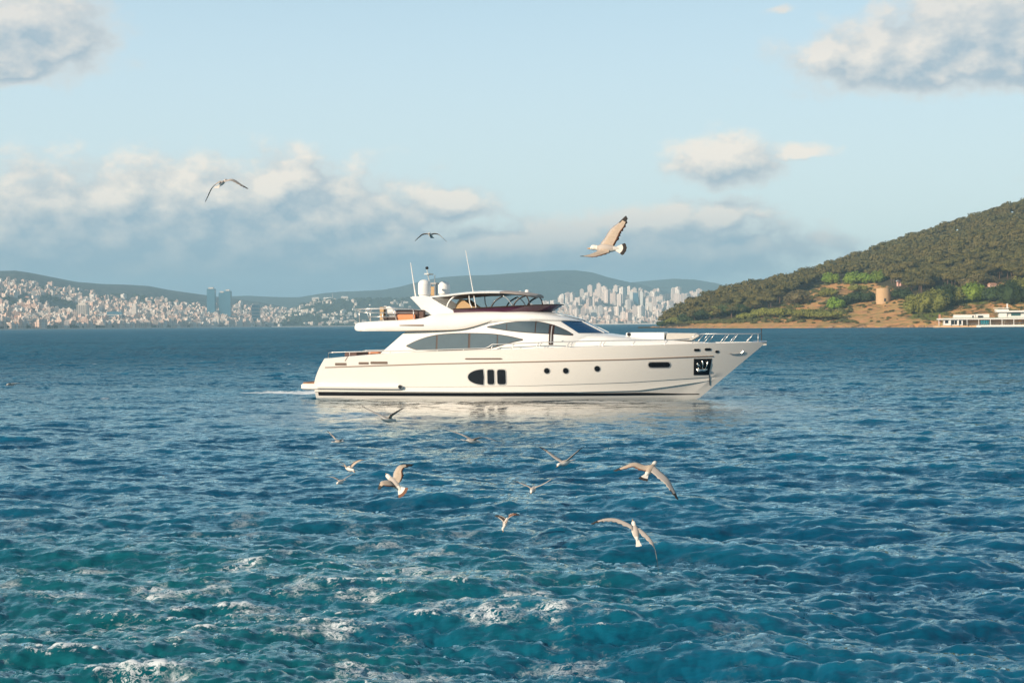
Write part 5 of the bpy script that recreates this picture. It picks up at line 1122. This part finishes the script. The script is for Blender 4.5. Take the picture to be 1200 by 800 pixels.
# ------------------------------------------------------------------ gulls
gw = [pbr('gull_white', (.74, .68, .60), .8), pbr('gull_grey', (.46, .40, .35), .8), pbr('gull_black', (.03, .025, .022), .8), pbr('gull_bill', (.50, .28, .10), .6), pbr('gull_tan', (.47, .37, .28), .85, var=.35, vscale=22), pbr('gull_tail_brown', (.16, .07, .04), .8)]
def gull(label, dist, body, fwd, up, wings, size=1., tailcol=0, wingcol=(1, 1), fan=1., chord=1., back=1, edge=1, girth=1.):
    """body = photo position of the chest; fwd/up = headings in (right, away, up) space; wings = two lists of (px, py, closer)"""
    B = Vector(at(body[0], body[1], dist)); f = Vector(fwd).normalized(); u = Vector(up); u = (u - f * u.dot(f)).normalized(); s = u.cross(f)   # s = left wing side
    m_ = MB()
    prof = [(.30, .004, 3), (.27, .010, 3), (.245, .016, 0), (.225, .034, 0), (.19, .045, 0), (.155, .043, 0), (.12, .046, 0), (.07, .066, 0), (.0, .078, 0), (-.08, .070, 0), (-.15, .050, 0), (-.20, .032, 0), (-.23, .018, 0)]
    rings = []
    for x, r, c in prof:
        drop = -.02 if x > .24 else (.012 if x > .14 else 0)
        rings.append([B + (f * x + (s * math.cos(a) * r * girth + u * (math.sin(a) * r * .92 * girth + drop))) * size for a in [k * 2 * math.pi / 12 for k in range(12)]])
    for i in range(len(rings) - 1):
        
        for k in range(12):
            m_.cur = back if (3 <= i and -.14 < prof[i][0] < .14 and 0 < k < 5) else prof[i][2]; m_.add([rings[i][k], rings[i][(k + 1) % 12], rings[i + 1][(k + 1) % 12], rings[i + 1][k]], [(0, 1, 2, 3)])
    m_.cur = 3; m_.add(rings[0], [tuple(range(12))[::-1]])
    m_.cur = 2
    for sg in (-1, 1):                                   # eyes
        c = B + (f * .212 + s * sg * .033 + u * .022) * size; m_.add([c + v * .007 * size for v in (f, s, -f, -s, u, -u)], [(0, 1, 4), (1, 2, 4), (2, 3, 4), (3, 0, 4), (1, 0, 5), (2, 1, 5), (3, 2, 5), (0, 3, 5)])
    n_ = 9; top = []; mid_ = []; end = []                 # tail fan
    for k in range(n_):
        a = (k / (n_ - 1) - .5) * (.55 + .75 * fan); dvec = -f * math.cos(a) + s * math.sin(a)
        top.append(B + (-f * .17 + s * (k / (n_ - 1) - .5) * .05) * size); mid_.append(B + (-f * .17 + dvec * .14 + u * .004 * math.cos(a)) * size); end.append(B + (-f * .17 + dvec * (.195 + .008 * (k % 2))) * size)
    for sg in (1, -1):
        e = u * .006 * sg * size; m_.cur = 0; m_.grid([[p + e for p in top], [p + e for p in mid_]], flip=sg < 0)
        m_.cur = {0: 0, 1: 2, 2: 5}[tailcol]; m_.grid([[p + e for p in mid_], [p + e * .3 for p in end]], flip=sg < 0)
    for wi, w in enumerate(wings):
        sg = 1 if wi == 0 else -1
        P3 = [B + (s * sg * .035 + f * .03 + u * .03) * size] + [Vector(at(px, py, dist - near)) for px, py, near in w]
        P3 = crom(P3, 5); m = len(P3) - 1; rows_ = []
        for i, p in enumerate(P3):
            t_ = i / m; sp = (P3[min(i + 1, m)] - P3[max(i - 1, 0)]).normalized(); back = (-f - sp * (-f).dot(sp)).normalized()
            nn_ = sp.cross(back); nn_ = nn_ if nn_.dot(u) > 0 else -nn_
            c = size * chord * float(np.interp(t_, [0, .15, .42, .62, .85, .96, 1.0], [.15, .165, .155, .125, .075, .035, .008])); lead = back * (-.28 * c)
            th = .020 * size * (1 - .8 * t_); jag = .024 * size * (i % 2) * (t_ > .25)
            rows_.append([p + lead, p + lead + back * c * .22 + nn_ * th, p + lead + back * c * .55 + nn_ * th * .8, p + lead + back * (c * .85) + nn_ * th * .2, p + lead + back * (c + jag), p + lead + back * c * .85 - nn_ * th * .15, p + lead + back * c * .5 - nn_ * th * .2, p + lead + back * c * .15 - nn_ * th * .4])
        for i in range(m):
            t_ = i / m; a, b_ = rows_[i], rows_[i + 1]
            for j in range(8):
                topside = j in (0, 1, 2, 3)
                cc_ = wingcol[wi] if topside else 4
                if j in (3, 4) and t_ > .15: cc_ = edge if wingcol[wi] != 4 else (5 if edge == 1 else 4)
                if j in (0, 7): cc_ = edge
                if t_ > .84: cc_ = 2
                if t_ > .70 and j in (0, 7, 3, 4): cc_ = 2
                m_.cur = cc_; m_.add([a[j], a[(j + 1) % 8], b_[(j + 1) % 8], b_[j]], [(0, 1, 2, 3)])
        m_.cur = 2; m_.add(rows_[-1], [tuple(range(8))])
    # weld into one continuous skin and re-base at the chest
    me_ = bpy.data.meshes.new('gull'); me_.from_pydata([tuple(Vector(v) - B) for v in m_.v], [], m_.f); [me_.materials.append(x) for x in gw]; me_.polygons.foreach_set('material_index', m_.mi)
    bmg = bmesh.new(); bmg.from_mesh(me_); bmesh.ops.remove_doubles(bmg, verts=bmg.verts, dist=.0004); bmesh.ops.recalc_face_normals(bmg, faces=bmg.faces); bmg.to_mesh(me_); bmg.free()
    me_.polygons.foreach_set('use_smooth', [True] * len(me_.polygons)); o = bpy.data.objects.new('gull', me_); col.objects.link(o); o.location = B
    tag(o, label, 'gull', 'gulls flying over the water'); return o
# wings: first list is the bird's left wing
gull('gull gliding alone in the sky over the left cloud bank, wings arched like a bow', 34, (260.5, 214.5), (.35, 1, .55), (0, -.3, 1), [[(256, 214.0, .02), (249, 220, .1), (243.5, 231, .0), (240.5, 237, -.1)], [(266, 211.5, .0), (273, 210.5, 0), (283, 216.5, .0), (291, 221.2, 0)]], .85, 0, (4, 1), .5, .8, edge=4, girth=.7)
gull('small gull seen head-on in the sky above the radar domes', 46, (504.5, 275.6), (-.15, -1, .25), (0, .2, 1), [[(509, 273.6, 0), (514, 274.6, .0), (519, 279, 0), (523.6, 283.5, 0)], [(500, 273.8, 0), (495, 274.5, 0), (490.5, 278, 0), (486.2, 282.5, 0)]], .85, 0, (1, 1), .4, .9, girth=.85)
gull('large pale gull banking in the sky right of the yacht hardtop, brown-tipped tail fanned', 25.5, (708.5, 291.0), (-.95, .25, .06), (-.25, -.75, .62), [[(703, 295, .10), (694, 298.5, .28), (686, 300.0, .36), (679.5, 300.4, .42)], [(712, 281, -.02), (718.5, 270, -.10), (727, 262, -.15), (733.5, 253.0, -.2)]], 1.08, 1, (4, 4), 1.25, 1.35)
gull('gull with raised narrow wings skimming the yacht reflection', 33, (455.5, 491.8), (.7, .7, -.15), (0, -.2, 1), [[(449, 487.5, 0), (440, 483.5, -.1), (431, 479, -.15), (424, 475.3, -.2)], [(458.5, 488, .1), (463, 484.5, .15), (469, 480.5, .2), (474, 478, .25)]], .9, 0, (1, 4), .5, .6)
gull('tiny faint gull low on the water below the yacht stern', 44, (397.3, 517.3), (.8, .5, 0), (0, -.2, 1), [[(394, 514.5, 0), (391, 511, -.1), (387, 507.5, -.1), (383.5, 504.5, -.2)], [(399, 516, .1), (401, 514.5, .2), (403, 514, .3), (405, 514, .3)]], .7, 0, (1, 1), .3, .5)
gull('gull in level flight under the yacht reflection, wings spread wide', 36, (553.5, 516.8), (.8, .55, -.15), (0, -.25, 1), [[(547, 511.5, 0), (538, 507.5, -.1), (528, 504.5, -.1), (519.5, 503, -.2)], [(559, 514, .05), (567, 512.5, .1), (576, 514.5, .1), (584.5, 517, .1)]], .9, 0, (1, 1), .4, .6)
gull('upper gull of the small pair left of the large banking gull', 35, (409.5, 549), (.6, -.7, -.2), (0, .3, 1), [[(413, 546.5, .0), (417, 542.5, 0), (423, 539.3, 0), (429.5, 539.3, 0)], [(406.5, 548, 0), (404, 544.5, 0), (400.5, 542.3, 0), (397, 542.0, 0)]], .85, 0, (4, 0), .5, .8)
gull('lower gull of the small pair, wings in a shallow V over the water', 34, (399, 564.5), (-.3, -.9, -.1), (0, .3, 1), [[(403, 561.5, .0), (407.5, 558.5, 0), (412.5, 556, 0), (418, 556, 0)], [(396.5, 562.5, 0), (392.5, 560, 0), (387, 558.5, 0), (381, 558.8, 0)]], .75, 0, (4, 1), .3, .7)
gull('big pale gull banking low over the waves, dark wing tips, wing raised', 24.5, (461.5, 565), (-.55, .55, .5), (-.35, -.85, .35), [[(457, 564.5, .08), (451.5, 564.5, .14), (446.5, 566, .18), (443.2, 573.5, .2)], [(463.5, 560, .0), (464.5, 552.5, -.08), (470, 545.5, -.12), (484.5, 543.6, -.2)]], .92, 2, (4, 4), 1.2, 1.2)
gull('gull with wings raised in a wide V, upper of two in mid-water', 33, (661, 542.5), (-.6, -.6, -.15), (0, .25, 1), [[(664.5, 539, 0), (671, 533.5, 0), (678, 527.5, 0), (685, 522.5, 0)], [(656, 540, 0), (649, 535.5, 0), (640, 528.5, 0), (631.5, 523.5, 0)]], .95, 0, (4, 1), .5, .65)
gull('gull skimming low below the wide V gull, body hanging under thin wings', 31.5, (624.5, 573.8), (-.2, -.95, -.15), (0, .25, 1), [[(629, 570.5, 0), (637, 567, 0), (646, 561.5, 0), (655, 557, 0)], [(620, 570.5, 0), (614.5, 568, 0), (608.5, 565.5, 0), (602.5, 563.5, 0)]], .85, 0, (4, 1), .4, .7)
gull('small brownish gull with wings folded up steeply, left of the arched gull', 27, (592, 613.5), (-.3, -.5, -.75), (.1, .5, .8), [[(594, 611, .05), (596.5, 606, .1), (602, 603.2, .1), (609, 603.4, .1)], [(590.5, 611, -.05), (588, 608, -.1), (584, 605.5, -.15), (579.5, 604.4, -.2)]], .60, 0, (5, 2), .3, .9)
gull('gull with long drooping wings showing its mottled brown back, right of centre', 23, (762.5, 549.5), (.45, .80, .42), (-.15, -.80, .55), [[(755, 546.5, .0), (743, 543.0, .0), (731, 547, .05), (718.5, 551.5, .1)], [(772, 553, .05), (782, 562, .1), (788.5, 573, .15), (795, 585.5, .2)]], .95, 1, (4, 1), .5, 1.1, back=4, girth=.85)
gull('gull nearest the bottom, thin arched wings with one tip pointing down', 21.5, (744.5, 622), (-.15, .55, .80), (0, -.9, .5), [[(738, 615, .0), (722, 608.2, .0), (706, 608.5, .05), (692, 613.5, .1)], [(751, 621, .0), (763, 633, .05), (768, 646, .1), (771.8, 669.5, .1)]], .70, 0, (1, 1), .2, .62, girth=1.05)
gull('tiny gull far left near the frame edge, one dark wing out flat', 60, (12.8, 450.4), (-.5, -.8, 0), (0, .3, 1), [[(16, 448.9, 0), (19, 448.7, 0), (23, 448.8, .0), (27, 449, 0)], [(11.5, 449.5, .3), (10.5, 449, .5), (10, 448.8, .6), (9.5, 449, .7)]], .8, 0, (2, 1), .4, .6)

# ------------------------------------------------------------------ air
hz = MB(); hz.box(-9500, 9500, -9000, 8950, -8, 300)
hm = bpy.data.materials.new('haze'); hm.use_nodes = True; hm.node_tree.nodes.remove(hm.node_tree.nodes['Principled BSDF'])
pv = hm.node_tree.nodes.new('ShaderNodeVolumePrincipled'); pv.inputs['Color'].default_value = (.52, .83, 1.0, 1); pv.inputs['Density'].default_value = 1.35e-4; pv.inputs['Anisotropy'].default_value = 0.0
hm.node_tree.links.new(pv.outputs[0], hm.node_tree.nodes['Material Output'].inputs['Volume'])
ho = hz.obj('haze', hm); tag(ho, kind='stuff')
